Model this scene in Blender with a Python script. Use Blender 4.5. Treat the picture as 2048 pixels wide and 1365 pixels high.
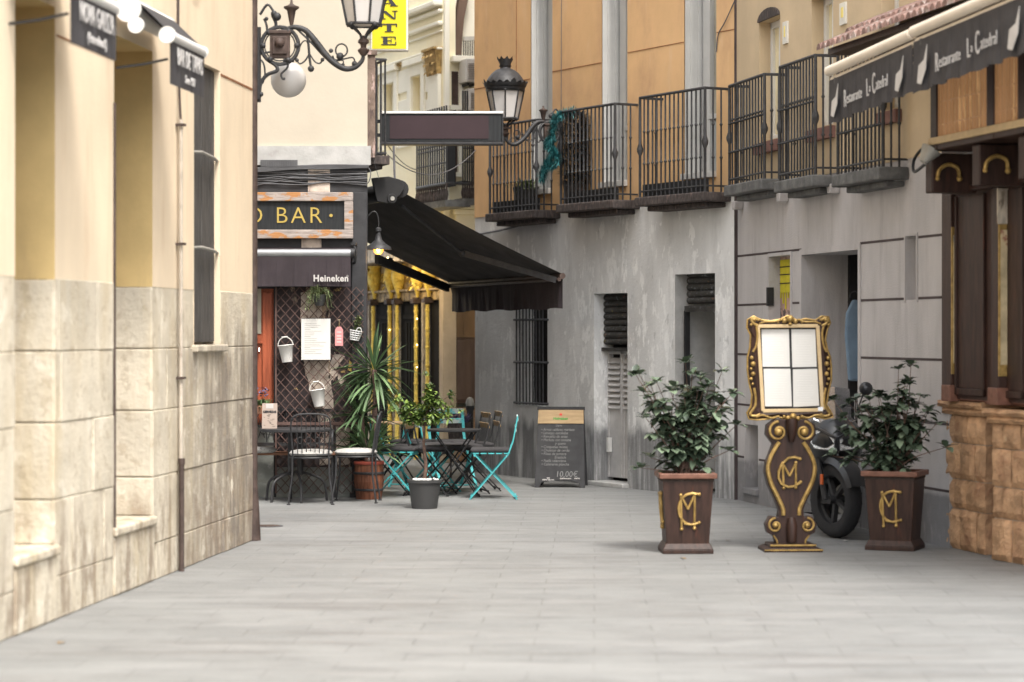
import bpy, bmesh, math, random
from mathutils import Vector, Matrix, Euler
R = math.radians
sc = bpy.context.scene
for o in list(bpy.data.objects): bpy.data.objects.remove(o)
# ---------------------------------------------------------------- camera, sky, sun, exposure
FPX, YH, CH = 4835.0, 667.0, 1.6          # focal length in photo pixels, horizon row, eye height
cd = bpy.data.cameras.new('camera'); cam = bpy.data.objects.new('camera', cd)
sc.collection.objects.link(cam); sc.camera = cam
cam.location = (0, 0, CH); cam.rotation_euler = (R(90), 0, 0)
cd.lens = 85.0; cd.sensor_width = 36.0; cd.shift_y = -(682.5-YH)/2048.0
cd.clip_start = .1; cd.clip_end = 2000
cd.dof.use_dof = True; cd.dof.focus_distance = 22.5; cd.dof.aperture_fstop = 1.9
w = bpy.data.worlds.new("World"); sc.world = w; w.use_nodes = True
nt = w.node_tree; bg = nt.nodes['Background']
sky = nt.nodes.new('ShaderNodeTexSky'); sky.sky_type = 'NISHITA'; sky.sun_disc = False
SUN_EL, SUN_AZ = 60, 158                   # azimuth clockwise from +Y
sky.sun_elevation = R(SUN_EL); sky.sun_rotation = R(SUN_AZ); sky.dust_density = 4.0; sky.air_density = 1.0; sky.ozone_density = .6
hs=nt.nodes.new('ShaderNodeHueSaturation'); hs.inputs['Saturation'].default_value=.2; nt.links.new(sky.outputs[0],hs.inputs['Color']); nt.links.new(hs.outputs[0],bg.inputs[0]); bg.inputs[1].default_value = .15
sl = bpy.data.lights.new('sun', 'SUN'); sl.energy = 1.1; sl.angle = R(12); sl.color = (1, .93, .84)
so = bpy.data.objects.new('sun', sl); sc.collection.objects.link(so)
d = Vector((math.sin(R(SUN_AZ))*math.cos(R(SUN_EL)), math.cos(R(SUN_AZ))*math.cos(R(SUN_EL)), math.sin(R(SUN_EL))))
so.rotation_euler = d.to_track_quat('Z', 'Y').to_euler()
sc.view_settings.view_transform = 'Standard'; sc.view_settings.look = 'None'
sc.view_settings.exposure = 1.65; sc.view_settings.gamma = 1.0
try:
    sc.cycles.max_bounces = 8; sc.cycles.diffuse_bounces = 5; sc.cycles.caustics_reflective = False
except Exception: pass
# ---------------------------------------------------------------- helpers
def ray(px, py): return Vector(((px-1024)/FPX, 1, -(py-YH)/FPX))
def at(px, py, Y): return Vector((0, 0, CH)) + ray(px, py)*Y          # point seen at (px,py) at depth Y
def gnd(px, py): Y = CH*FPX/(py-YH); v = at(px, py, Y); v.z = 0; return v
class MB:
    def __init__(s, M=None): s.v=[]; s.f=[]; s.mi=[]; s.var=[]; s.M=M or Matrix(); s.sm=[]
    def add(s, vs, fs, mi=0, var=None, smooth=False):
        b=len(s.v); s.v += [s.M @ Vector(v) for v in vs]
        for f in fs:
            s.f.append([b+i for i in f]); s.mi.append(mi); s.var.append(.5 if var is None else var); s.sm.append(smooth)
    def box(s, x0,x1,y0,y1,z0,z1, mi=0, var=None):
        if x1<x0:x0,x1=x1,x0
        if y1<y0:y0,y1=y1,y0
        if z1<z0:z0,z1=z1,z0
        s.add([(x0,y0,z0),(x1,y0,z0),(x1,y1,z0),(x0,y1,z0),(x0,y0,z1),(x1,y0,z1),(x1,y1,z1),(x0,y1,z1)],
              [(3,2,1,0),(4,5,6,7),(0,1,5,4),(1,2,6,5),(2,3,7,6),(3,0,4,7)], mi, var)
    def frustum(s, a0,b0,z0,a1,b1,z1, mi=0, cx=0, cy=0):
        s.add([(cx-a0,cy-b0,z0),(cx+a0,cy-b0,z0),(cx+a0,cy+b0,z0),(cx-a0,cy+b0,z0),(cx-a1,cy-b1,z1),(cx+a1,cy-b1,z1),(cx+a1,cy+b1,z1),(cx-a1,cy+b1,z1)],
              [(3,2,1,0),(4,5,6,7),(0,1,5,4),(1,2,6,5),(2,3,7,6),(3,0,4,7)], mi)
    def bar(s, p, q, w, h, up=(0,0,1), mi=0, var=None):
        p=Vector(p); q=Vector(q); t=(q-p).normalized(); u=Vector(up)
        if abs(t.dot(u))>.98: u=Vector((1,0,0))
        a=t.cross(u).normalized()*(w/2); b=a.cross(t).normalized()*(h/2)
        vs=[p-a-b,p+a-b,p+a+b,p-a+b,q-a-b,q+a-b,q+a+b,q-a+b]
        s.add(vs,[(3,2,1,0),(4,5,6,7),(0,1,5,4),(1,2,6,5),(2,3,7,6),(3,0,4,7)],mi,var)
    def tube(s, pts, r, n=6, closed=False, mi=0, caps=True):
        P=[Vector(p) for p in pts]; m=len(P)
        rs=r if isinstance(r,(list,tuple)) else [r]*m
        vs=[]; fs=[]; N=None
        for i in range(m):
            if closed: t=(P[(i+1)%m]-P[i-1])
            else: t=(P[min(i+1,m-1)]-P[max(i-1,0)])
            if t.length<1e-9: t=Vector((0,0,1))
            t.normalize()
            if N is None:
                N=t.cross(Vector((0,0,1)) if abs(t.z)<.9 else Vector((1,0,0))).normalized()
            else:
                N=N-t*N.dot(t)
                if N.length<1e-6: N=t.cross(Vector((0,0,1)) if abs(t.z)<.9 else Vector((1,0,0)))
                N.normalize()
            B=t.cross(N)
            for k in range(n):
                a=2*math.pi*k/n; vs.append(P[i]+(N*math.cos(a)+B*math.sin(a))*rs[i])
        for i in range(m if closed else m-1):
            j=(i+1)%m
            for k in range(n):
                fs.append((i*n+k, i*n+(k+1)%n, j*n+(k+1)%n, j*n+k))
        if not closed and caps: fs += [tuple(range(n))[::-1], tuple((m-1)*n+k for k in range(n))]
        s.add(vs,fs,mi,smooth=True)
    def lathe(s, prof, n=20, c=(0,0,0), mi=0, M=None, phase=0, smooth=True, caps=True):
        vs=[];fs=[]; m=len(prof); c=Vector(c)
        for (r,z) in prof:
            for k in range(n):
                a=2*math.pi*(k+phase)/n; v=Vector((r*math.cos(a),r*math.sin(a),z))
                if M: v=M@v
                vs.append(c+v)
        for i in range(m-1):
            for k in range(n): fs.append((i*n+k,i*n+(k+1)%n,(i+1)*n+(k+1)%n,(i+1)*n+k))
        if caps: fs += [tuple(range(n))[::-1], tuple((m-1)*n+k for k in range(n))]
        s.add(vs,fs,mi,smooth=smooth)
    def sphere(s, c, r, n=12, mi=0, sz=1):
        prof=[(r*math.sin(math.pi*i/n)+1e-5, -r*sz*math.cos(math.pi*i/n)) for i in range(n+1)]
        s.lathe(prof, n*2 if n<10 else 20, c, mi)
    def prism(s, poly, y0, y1, mi=0):           # polygon in x,z extruded along y
        n=len(poly); A=sum(poly[i][0]*poly[(i+1)%n][1]-poly[(i+1)%n][0]*poly[i][1] for i in range(n))
        if A<0: poly=poly[::-1]
        vs=[(p[0],y0,p[1]) for p in poly]+[(p[0],y1,p[1]) for p in poly]
        fs=[tuple(range(n)), tuple(range(2*n-1,n-1,-1))]+[(i,n+i,n+(i+1)%n,(i+1)%n) for i in range(n)]
        s.add(vs,fs,mi)
    def zprism(s, poly, z0, z1, mi=0):
        n=len(poly); A=sum(poly[i][0]*poly[(i+1)%n][1]-poly[(i+1)%n][0]*poly[i][1] for i in range(n))
        if A<0: poly=poly[::-1]
        vs=[(p[0],p[1],z0) for p in poly]+[(p[0],p[1],z1) for p in poly]
        fs=[tuple(range(n))[::-1], tuple(range(n,2*n))]+[(i,(i+1)%n,n+(i+1)%n,n+i) for i in range(n)]
        s.add(vs,fs,mi)
    def quad(s,a,b,c,d,mi=0,var=None): s.add([a,b,c,d],[(0,1,2,3)],mi,var)
    def leaf(s, base, dr, L, W, droop=.3, up=None, mi=0, fold=.25, var=None, n=3):
        base=Vector(base); dr=Vector(dr).normalized(); up=Vector(up) if up else Vector((0,0,1))
        side=dr.cross(up)
        if side.length<1e-3: side=Vector((1,0,0))
        side.normalize(); nrm=side.cross(dr).normalized()
        vs=[base]; fs=[]
        for i in range(1,n+1):
            t=i/(n+1); wv=W*.5*math.sin(math.pi*min(1,t*.94+.04))**.8
            c=base+dr*(L*t)+Vector((0,0,-droop*L*t*t)); 
            vs += [c-side*wv+nrm*wv*fold, c, c+side*wv+nrm*wv*fold]
        vs.append(base+dr*L+Vector((0,0,-droop*L)))
        fs += [(0,2,1),(0,3,2)]
        for i in range(n-1):
            b=1+3*i; fs += [(b,b+1,b+4,b+3),(b+1,b+2,b+5,b+4)]
        b=1+3*(n-1); e=len(vs)-1; fs += [(b,b+1,e),(b+1,b+2,e)]
        s.add(vs,fs,mi,random.random() if var is None else var,smooth=True)
    def build(s, name, mats, parent=None, bevel=0, loc=None, seg=2, smooth=None):
        me=bpy.data.meshes.new(name); me.from_pydata([tuple(v) for v in s.v],[],s.f)
        for m in (mats if isinstance(mats,(list,tuple)) else [mats]): me.materials.append(m)
        me.polygons.foreach_set('material_index', s.mi)
        me.polygons.foreach_set('use_smooth', s.sm if smooth is None else [smooth]*len(s.f))
        at_=me.attributes.new('var','FLOAT','FACE'); at_.data.foreach_set('value', s.var)
        me.validate(); me.update()
        if any(s.sm): me.set_sharp_from_angle(angle=R(50))
        o=bpy.data.objects.new(name,me); sc.collection.objects.link(o)
        if parent: o.parent=parent
        if loc: o.location=loc
        if bevel:
            b=o.modifiers.new('bevel','BEVEL'); b.width=bevel; b.segments=seg; b.limit_method='ANGLE'; b.angle_limit=R(40)
        return o
def rough_block(mb, x0,x1,y0,y1,z0,z1,var,j=.008,cell=.06):   # hand-cut stone: front and left faces jittered, back plain
    nx=max(2,int((x1-x0)/cell)); nz=max(2,int((z1-z0)/cell)); vs=[]; fs=[]
    for k in range(nz+1):
        for i in range(nx+1):
            ed=(i in (0,nx)) or (k in (0,nz)); u=i/nx; w_=k/nz
            e_=random.uniform(-j,j)*(.4 if ed else 1)-(0 if ed else .012)
            jx=random.uniform(-.006,.006); jz=random.uniform(-.006,.006)
            vs.append((x0+(x1-x0)*u+(jx if not ed else jx*.6), y0+e_+(.010 if ed else 0), z0+(z1-z0)*w_+(jz if not ed else jz*.6)))
    for k in range(nz):
        for i in range(nx): a=k*(nx+1)+i; fs.append((a,a+1,a+nx+2,a+nx+1))
    b=len(vs); vs+=[(x0,y1,z0),(x1,y1,z0),(x1,y1,z1),(x0,y1,z1)]
    L_=[k*(nx+1) for k in range(nz+1)]; Rr=[k*(nx+1)+nx for k in range(nz+1)]
    fs.append(tuple(L_+[b+3,b])); fs.append(tuple(Rr[::-1]+[b+1,b+2])); fs.append(tuple(list(range(nx+1))[::-1]+[b,b+1])); fs.append(tuple([nz*(nx+1)+i for i in range(nx+1)]+[b+2,b+3]))
    mb.add(vs,fs,0,var)
def tag(o, label=None, cat=None, group=None, kind=None):
    if label: o['label']=label
    if cat: o['category']=cat
    if group: o['group']=group
    if kind: o['kind']=kind
    return o
def thing(name, label, cat, loc=(0,0,0), rz=0, group=None):
    o=bpy.data.objects.new(name,None); sc.collection.objects.link(o); o.location=loc; o.rotation_euler=(0,0,rz)
    o.empty_display_size=.1
    return tag(o,label,cat,group)
def kids(o): return [c for c in list(sc.collection.objects) if c.parent==o]
def dup(o, parent=None):
    c=o.copy(); sc.collection.objects.link(c); c.parent=parent
    for ch in kids(o): dup(ch,c)
    return c
def place(o, loc, rz, label, group=None):
    o.location=loc; o.rotation_euler=(0,0,rz); o['label']=label
    if group: o['group']=group
    return o
class Wall:                                   # frame of a vertical wall as seen from the street: x right, y into the wall, z up
    def __init__(s, a, b):
        s.a=Vector((a[0],a[1],0)); b=Vector((b[0],b[1],0)); s.len=(b-s.a).length
        s.ux=(b-s.a).normalized(); s.uy=Vector((-s.ux.y,s.ux.x,0)); s.ang=math.atan2(s.ux.y,s.ux.x)
    def uv(s, px, py, off=0):
        r=ray(px,py); o=Vector((0,0,CH)); t=(off-(o-s.a).dot(s.uy))/r.dot(s.uy); p=o+r*t
        return ((p-s.a).dot(s.ux), p.z)
    def X(s, px, off=0): return s.uv(px,YH,off)[0]
    def Z(s, px, py, off=0): return s.uv(px,py,off)[1]
    def rect(s, l, r, t, b, off=0):
        m=(l+r)/2; return (s.X(l,off), s.X(r,off), s.Z(m,b,off), s.Z(m,t,off))
    def W(s, x, y, z): return s.a+s.ux*x+s.uy*y+Vector((0,0,z))
def holes_wall(mb, x0,x1,z0,z1, holes, y=0, mi=0):
    xs=sorted(set([x0,x1]+[h[i] for h in holes for i in (0,1) if x0<h[i]<x1])); zs=sorted(set([z0,z1]+[h[i] for h in holes for i in (2,3) if z0<h[i]<z1]))
    for i in range(len(xs)-1):
        for j in range(len(zs)-1):
            cx=(xs[i]+xs[i+1])/2; cz=(zs[j]+zs[j+1])/2
            if any(h[0]<cx<h[1] and h[2]<cz<h[3] for h in holes): continue
            mb.quad((xs[i],y,zs[j]),(xs[i+1],y,zs[j]),(xs[i+1],y,zs[j+1]),(xs[i],y,zs[j+1]),mi)
def reveal(mb, h, d, y=0, mi=0, bottom=True, back=False, mib=0):
    x0,x1,z0,z1=h[:4]
    mb.quad((x0,y,z0),(x0,y,z1),(x0,y+d,z1),(x0,y+d,z0),mi); mb.quad((x1,y,z1),(x1,y,z0),(x1,y+d,z0),(x1,y+d,z1),mi)
    mb.quad((x0,y,z1),(x1,y,z1),(x1,y+d,z1),(x0,y+d,z1),mi)
    if bottom: mb.quad((x0,y,z0),(x0,y+d,z0),(x1,y+d,z0),(x1,y,z0),mi)
    if back: mb.quad((x0,y+d,z0),(x0,y+d,z1),(x1,y+d,z1),(x1,y+d,z0),mib)
def body(mb, x0,x1,depth,z1,mi=0,skew=0,right=True,left=True):      # the rest of the building's shell: ends, back and roof
    if left: mb.quad((x0,0,0),(x0,0,z1),(x0+skew,depth,z1),(x0+skew,depth,0),mi)
    if right: mb.quad((x1,0,z1),(x1,0,0),(x1,depth,0),(x1,depth,z1),mi)
    mb.quad((x0+skew,depth,0),(x1,depth,0),(x1,depth,z1),(x0+skew,depth,z1),mi); mb.quad((x0,0,z1),(x1,0,z1),(x1,depth,z1),(x0+skew,depth,z1),mi)
def spiral(cx, cz, r0, r1, a0, turns, y=0, n=18):
    return [(cx+(r0+(r1-r0)*i/n)*math.cos(a0+turns*2*math.pi*i/n), y, cz+(r0+(r1-r0)*i/n)*math.sin(a0+turns*2*math.pi*i/n)) for i in range(n+1)]
def arc(cx, cz, rx, rz, a0, a1, n=12, y=0):
    return [(cx+rx*math.cos(R(a0+(a1-a0)*i/n)), y, cz+rz*math.sin(R(a0+(a1-a0)*i/n))) for i in range(n+1)]
def smoothline(pts, k=6):                     # Catmull-Rom through the points
    P=[Vector(p) for p in pts]; P=[P[0]*2-P[1]]+P+[P[-1]*2-P[-2]]; out=[]
    for i in range(1,len(P)-2):
        for j in range(k):
            t=j/k; a,b,c,d_=P[i-1],P[i],P[i+1],P[i+2]
            out.append(.5*((2*b)+(c-a)*t+(2*a-5*b+4*c-d_)*t*t+(3*b-a-3*c+d_)*t**3))
    out.append(P[-2]); return out
def text(s, size, mat, parent, loc, rot=(R(90),0,0), sx=1, ext=.002, name='lettering', align='CENTER', sp=1, shear=0, off=0, line=1):
    c=bpy.data.curves.new('t','FONT'); c.body=s; c.size=size; c.extrude=ext; c.align_x=align; c.space_character=sp; c.shear=shear; c.offset=off; c.space_line=line
    c.resolution_u=3
    o=bpy.data.objects.new('t',c); sc.collection.objects.link(o)
    me=bpy.data.meshes.new_from_object(o.evaluated_get(bpy.context.evaluated_depsgraph_get())); bpy.data.objects.remove(o); bpy.data.curves.remove(c)
    me.name=name; me.materials.clear(); me.materials.append(mat)
    t=bpy.data.objects.new(name,me); sc.collection.objects.link(t); t.parent=parent; t.location=loc; t.rotation_euler=rot; t.scale=(sx,1,1)
    return t
# ---------------------------------------------------------------- materials
def mat(name, col, rough=.75, metal=0, amt=.12, scale=4, stretch=(1,1,1), bump=.15, bscale=30, layers=(), usevar=0, spec=.3, emit=None, es=0, alpha=None, trans=0, bstr=None, coat=0, varcol=None):
    m=bpy.data.materials.new(name); m.use_nodes=True; t=m.node_tree; N=t.nodes; L=t.links; b=N['Principled BSDF']
    co=N.new('ShaderNodeTexCoord').outputs['Object']
    def mapped(sv):
        mp=N.new('ShaderNodeMapping'); mp.inputs['Scale'].default_value=sv; L.new(co,mp.inputs['Vector']); return mp.outputs[0]
    def noise(sv, sc_, det=5, ro=.6):
        n=N.new('ShaderNodeTexNoise'); n.inputs['Scale'].default_value=sc_; n.inputs['Detail'].default_value=det; n.inputs['Roughness'].default_value=ro
        L.new(mapped(sv),n.inputs['Vector']); return n.outputs['Fac']
    def mrange(x,a,b_,c=0,d_=1,ss=True):
        r=N.new('ShaderNodeMapRange'); r.inputs[1].default_value=a; r.inputs[2].default_value=b_; r.inputs[3].default_value=c; r.inputs[4].default_value=d_
        r.interpolation_type='SMOOTHSTEP' if ss else 'LINEAR'
        L.new(x,r.inputs[0]); return r.outputs[0]
    def mix(f,a,b_,typ='MIX'):
        x=N.new('ShaderNodeMix'); x.data_type='RGBA'; x.blend_type=typ
        if isinstance(f,float): x.inputs[0].default_value=f
        else: L.new(f,x.inputs[0])
        for i,v in ((6,a),(7,b_)):
            if isinstance(v,tuple): x.inputs[i].default_value=(*v,1)
            else: L.new(v,x.inputs[i])
        return x.outputs[2]
    def math_(op,a,b_):
        x=N.new('ShaderNodeMath'); x.operation=op
        for i,v in ((0,a),(1,b_)):
            if isinstance(v,(int,float)): x.inputs[i].default_value=v
            else: L.new(v,x.inputs[i])
        return x.outputs[0]
    c=mix(mrange(noise(stretch,scale),.3,.7), tuple(x*(1-amt) for x in col), tuple(min(1,x*(1+amt)) for x in col))
    if usevar:
        a=N.new('ShaderNodeAttribute'); a.attribute_name='var'
        if varcol: c=mix(mrange(a.outputs['Fac'],0,1,0,1,False), c, varcol)
        v=mrange(a.outputs['Fac'],0,1,1-usevar,1+usevar,False)
        cb=N.new('ShaderNodeCombineXYZ'); [L.new(v,cb.inputs[i]) for i in range(3)]
        x=N.new('ShaderNodeMix'); x.data_type='RGBA'; x.blend_type='MULTIPLY'; x.inputs[0].default_value=1; L.new(c,x.inputs[6]); L.new(cb.outputs[0],x.inputs[7]); c=x.outputs[2]
    hmask=None
    for ly in layers:   # (colour, scale, stretch, lo, hi, strength[, z0, z1]) : a patch pattern, optionally kept below z0..z1
        f=mrange(noise(ly[2],ly[1],7,.65),ly[3],ly[4],0,ly[5])
        if len(ly)>6:
            sx=N.new('ShaderNodeSeparateXYZ'); L.new(co,sx.inputs[0])
            zn=math_('ADD',sx.outputs[2],mrange(noise((2,2,.6),2.5),.2,.8,-ly[8] if len(ly)>8 else -.06,ly[8] if len(ly)>8 else .06,False))
            f=math_('MULTIPLY',f,mrange(zn,ly[6],ly[7],1,0))
            if len(ly)>9: f=math_('MULTIPLY',f,mrange(sx.outputs[0],ly[9],ly[10],0,1))
        c=mix(f,c,ly[0]); hmask=f
    L.new(c,b.inputs['Base Color'])
    b.inputs['Roughness'].default_value=rough; b.inputs['Metallic'].default_value=metal; b.inputs['Specular IOR Level'].default_value=spec
    if coat: b.inputs['Coat Weight'].default_value=coat; b.inputs['Coat Roughness'].default_value=.15
    if emit: b.inputs['Emission Color'].default_value=(*emit,1); b.inputs['Emission Strength'].default_value=es
    if trans: b.inputs['Transmission Weight'].default_value=trans
    if bump:
        bp=N.new('ShaderNodeBump'); bp.inputs['Strength'].default_value=bump; bp.inputs['Distance'].default_value=.02
        L.new(noise(bstr or (1,1,1),bscale,6,.65),bp.inputs['Height']); L.new(bp.outputs[0],b.inputs['Normal'])
    return m
K={}
K['stucco']=mat('pale_warm_stucco',(.76,.63,.46),.9,amt=.08,scale=1.5,stretch=(1,1,.5),bump=.12,bscale=25,layers=[((.58,.42,.27),2,(2,2,.25),.52,.72,.5),((.5,.38,.26),9,(2,2,.4),.62,.7,.3)])
K['ochre']=mat('ochre_plaster',(.60,.44,.20),.9,amt=.1,scale=2,bump=.12,bscale=20,layers=[((.36,.26,.14),1.5,(1.5,1.5,.4),.5,.72,.5)])
K['stoneL']=mat('weathered_cream_stone',(.60,.54,.43),.9,amt=.12,scale=2.5,bump=.45,bscale=26,usevar=.05,layers=[((.50,.40,.24),1.6,(2,2,.35),.45,.72,.6),((.17,.14,.12),3.5,(1.6,1.6,.35),.27,.60,.85,1.3,1.9,.3,2.9,5.4),((.24,.18,.13),5,(1.5,1.5,.5),.42,.62,.75,.3,.75,.25),((.36,.29,.20),7,(1.2,1.2,1.2),.54,.62,.45),((.74,.69,.58),5,(1,1,1),.56,.64,.5),((.62,.55,.44),9,(1,1,1),.55,.7,.45)])
K['mortar']=mat('mortar',(.30,.25,.19),.95,amt=.2,scale=10)
K['woodgray']=mat('old_dark_shutter_wood',(.075,.07,.065),.85,amt=.35,scale=12,stretch=(4,4,.3),bump=.4,bscale=20,bstr=(6,6,.4),layers=[((.3,.28,.24),14,(3,3,.5),.66,.72,.6)])
K['iron']=mat('black_iron',(.036,.036,.038),.5,amt=.25,scale=20,bump=.1)
K['ironbrown']=mat('rusty_brown_iron',(.065,.045,.038),.6,amt=.3,scale=14,bump=.2)
K['pipepaint']=mat('wall_coloured_pipe',(.46,.40,.33),.8,amt=.15,scale=8,layers=[((.25,.2,.16),12,(1,1,.5),.58,.66,.6)])
K['zinc']=mat('zinc_pipe',(.36,.35,.32),.5,metal=.3,amt=.15,scale=8)
K['white']=mat('white_paint',(.66,.65,.62),.5,amt=.04,scale=5,bump=.03)
K['blackcloth']=mat('black_awning_cloth',(.055,.052,.054),.9,amt=.18,scale=5,bump=.12,bscale=60)
K['browncloth']=mat('dark_aubergine_cloth',(.05,.04,.045),.9,amt=.15,scale=4,bump=.12,bscale=60)
K['print']=mat('white_print',(.52,.50,.48),.7,amt=.08,scale=10,bump=0)
K['cream']=mat('cream_render',(.50,.445,.36),.9,amt=.06,scale=1.2,bump=.1,bscale=18,layers=[((.5,.43,.32),1.6,(1,1,.6),.55,.75,.35)])
K['beam']=mat('whitewashed_beam',(.42,.415,.40),.9,amt=.12,scale=5,bump=.25,bscale=16,layers=[((.3,.28,.27),7,(1,1,1),.6,.72,.5)])
K['fascia']=mat('charcoal_painted_fascia',(.045,.045,.048),.75,amt=.25,scale=4,bump=.15,bscale=20)
K['lilacwall']=mat('dark_peeling_wall',(.05,.04,.041),.85,amt=.2,scale=4,bump=.2,bscale=15,layers=[((.46,.36,.26),1.7,(1.7,1,.45),.56,.60,.9),((.6,.42,.15),5,(1,1,1.4),.66,.69,.8)])
K['plasterold']=mat('bare_weathered_plaster',(.55,.47,.40),.9,amt=.25,scale=8,bump=.5,bscale=14,layers=[((.25,.16,.13),9,(2,2,.5),.55,.66,.8)])
K['greenwall']=mat('grey_green_low_wall',(.22,.23,.21),.9,amt=.25,scale=4,bump=.4,bscale=12,layers=[((.4,.4,.37),8,(1,1,1),.55,.65,.7)])
K['lattice']=mat('brown_lattice_wood',(.12,.075,.065),.8,amt=.25,scale=10,bump=.2)
K['redwood']=mat('orange_varnished_wood',(.33,.085,.04),.45,amt=.25,scale=5,stretch=(6,6,.6),bump=.15,bstr=(8,8,.5))
K['distress']=mat('distressed_frame_wood',(.36,.31,.28),.85,amt=.22,scale=8,stretch=(1,1,6),bump=.5,bscale=20,bstr=(.6,1,6),layers=[((.45,.20,.06),4,(1.2,1,3),.53,.57,.9)])
K['signblack']=mat('sign_board_black',(.02,.022,.024),.6,amt=.3,scale=6,stretch=(8,1,.5),bump=.2,bstr=(10,1,.5))
K['goldletter']=mat('gold_letter_paint',(.46,.34,.09),.5,amt=.08,bump=0)
K['steel']=mat('brushed_steel',(.30,.31,.32),.4,metal=.5,amt=.1,scale=6)
K['gold']=mat('gilded_wood',(.38,.25,.085),.38,metal=.45,amt=.3,scale=18,bump=.3,layers=[((.2,.1,.03),16,(1,1,1),.58,.7,.6)])
K['palegold']=mat('pale_gold_paint',(.58,.43,.24),.5,metal=.1,amt=.1,scale=8)
K['mahog']=mat('dark_mahogany',(.036,.018,.013),.5,amt=.4,scale=5,stretch=(5,5,.7),bump=.08,bstr=(8,8,1),layers=[((.12,.035,.016),4,(4,4,.5),.6,.75,.6)])
K['mahoged']=mat('worn_red_edge',(.17,.08,.055),.45,amt=.2,scale=20)
K['paper']=mat('white_paper',(.66,.65,.62),.8,amt=.02,scale=6,bump=.02)
K['graytext']=mat('faint_grey_print',(.42,.42,.40),.8,amt=.02,bump=0)
K['black']=mat('matt_black',(.022,.022,.023),.7,amt=.2,bump=.05)
K['darkvoid']=mat('dark_interior',(.016,.015,.015),.9,amt=.3,bump=0)
K['yellowcol']=mat('yellow_painted_column',(.82,.62,.14),.5,amt=.2,scale=14,bump=.3,bscale=40,layers=[((.40,.26,.06),18,(1,1,2),.55,.68,.6)])
K['shopwood']=mat('carved_brown_shop_wood',(.40,.29,.15),.6,amt=.35,scale=9,bump=.6,bscale=22,layers=[((.06,.04,.025),12,(1,1,1),.5,.62,.8)])
K['agedpost']=mat('aged_pale_post',(.52,.46,.38),.8,amt=.3,scale=8,stretch=(3,3,.8),bump=.3,layers=[((.16,.12,.09),9,(2,2,.7),.55,.66,.8)])
K['yellowwall']=mat('pale_yellow_facade',(.88,.81,.60),.9,amt=.06,scale=1,bump=.06,layers=[((.72,.58,.22),2,(1,1,1),.55,.75,.4)])
K['yellowlight']=mat('white_yellow_trim',(.88,.85,.74),.9,amt=.05,scale=1.5,bump=.05)
K['yellowcap']=mat('ochre_capital',(.42,.28,.11),.85,amt=.4,scale=12,bump=.6)
K['sandpillar']=mat('sand_stone_pilaster',(.52,.42,.3),.9,amt=.12,scale=3,bump=.25,bscale=12)
K['browndoor']=mat('brown_painted_door',(.15,.10,.075),.6,amt=.15,scale=4,stretch=(3,3,.6),bump=.1)
K['browndoor2']=mat('tan_upper_door_panel',(.27,.17,.09),.6,amt=.12,scale=3,stretch=(3,3,.6),bump=.1)
K['shutter']=mat('brown_slatted_shutter',(.09,.06,.05),.7,amt=.2)
K['orange']=mat('orange_render',(.64,.41,.21),.9,amt=.08,scale=1.2,stretch=(1,1,.7),bump=.1,bscale=20,layers=[((.42,.25,.15),1.3,(1,1,.5),.45,.72,.6),((.66,.46,.28),3,(1.6,1.6,.35),.55,.68,.45)])
K['orangeline']=mat('scored_render_line',(.25,.11,.05),.9,amt=.3)
K['graywall']=mat('peeling_grey_wall',(.62,.62,.61),.9,amt=.14,scale=1.6,stretch=(1,1,.4),bump=.35,bscale=26,layers=[((.78,.78,.765),3.4,(1.6,1.6,.7),.56,.58,.8),((.80,.80,.785),3.6,(1.9,1.9,.8),.555,.575,.8,2.0,2.6,.3,1.6,2.6),((.36,.36,.355),6,(1.8,1.8,.7),.60,.63,.5,2.0,2.4,.3,2.0,3.0),((.46,.46,.455),2.2,(1.8,1.8,.35),.50,.68,.5),((.25,.245,.24),16,(1.8,1.8,.45),.62,.68,.55),((.15,.15,.152),4,(2.5,2.5,.22),.22,.58,.9,.52,.70,.12)])
K['granite']=mat('grey_scored_granite_render',(.46,.44,.435),.85,amt=.1,scale=2.5,stretch=(1,1,.4),bump=.35,bscale=70,layers=[((.30,.275,.275),3,(2,2,.25),.5,.72,.55),((.6,.58,.56),3,(2.5,2.5,.3),.6,.75,.4),((.16,.16,.165),5,(1,1,.5),.2,.5,.8,.36,.42,.02)])
K['groove']=mat('dark_groove',(.07,.055,.055),.95,amt=.2)
K['beige']=mat('beige_stucco_upper',(.56,.44,.29),.9,amt=.08,scale=1.5,bump=.1)
K['slab']=mat('dark_balcony_stone',(.12,.12,.118),.9,amt=.3,scale=8,bump=.5,bscale=20,layers=[((.24,.24,.23),8,(1,1,2),.58,.7,.6)])
K['slabwood']=mat('dark_balcony_board',(.06,.05,.047),.85,amt=.4,scale=14,stretch=(3,3,1),bump=.4,layers=[((.2,.14,.12),20,(2,2,.5),.55,.66,.6)])
K['winwhite']=mat('grey_white_window_wood',(.50,.495,.475),.6,amt=.05,scale=4,bump=.04)
K['wingray']=mat('grey_window_panel',(.33,.35,.35),.6,amt=.06,bump=.04)
K['glass']=mat('window_glass',(.35,.33,.27),.12,metal=0,amt=.2,scale=2,bump=0,spec=1.0)
K['glasswarm']=mat('warm_reflection_window_glass',(.8,.7,.45),.2,amt=.1,scale=2,bump=0,spec=1.0)  # warm reflection put into the pane's base colour
K['rollshut']=mat('graffitied_roller_shutter',(.05,.048,.045),.6,metal=.2,amt=.3,scale=10,bump=.1,layers=[((.20,.11,.07),14,(1.3,1,1.2),.62,.66,.6),((.24,.26,.28),18,(1.4,1,1.3),.58,.63,.6),((.4,.35,.1),20,(1,1,1),.66,.69,.7)])
K['louver']=mat('white_louvre_paint',(.50,.49,.48),.6,amt=.1,scale=6,bump=.1)
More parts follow.
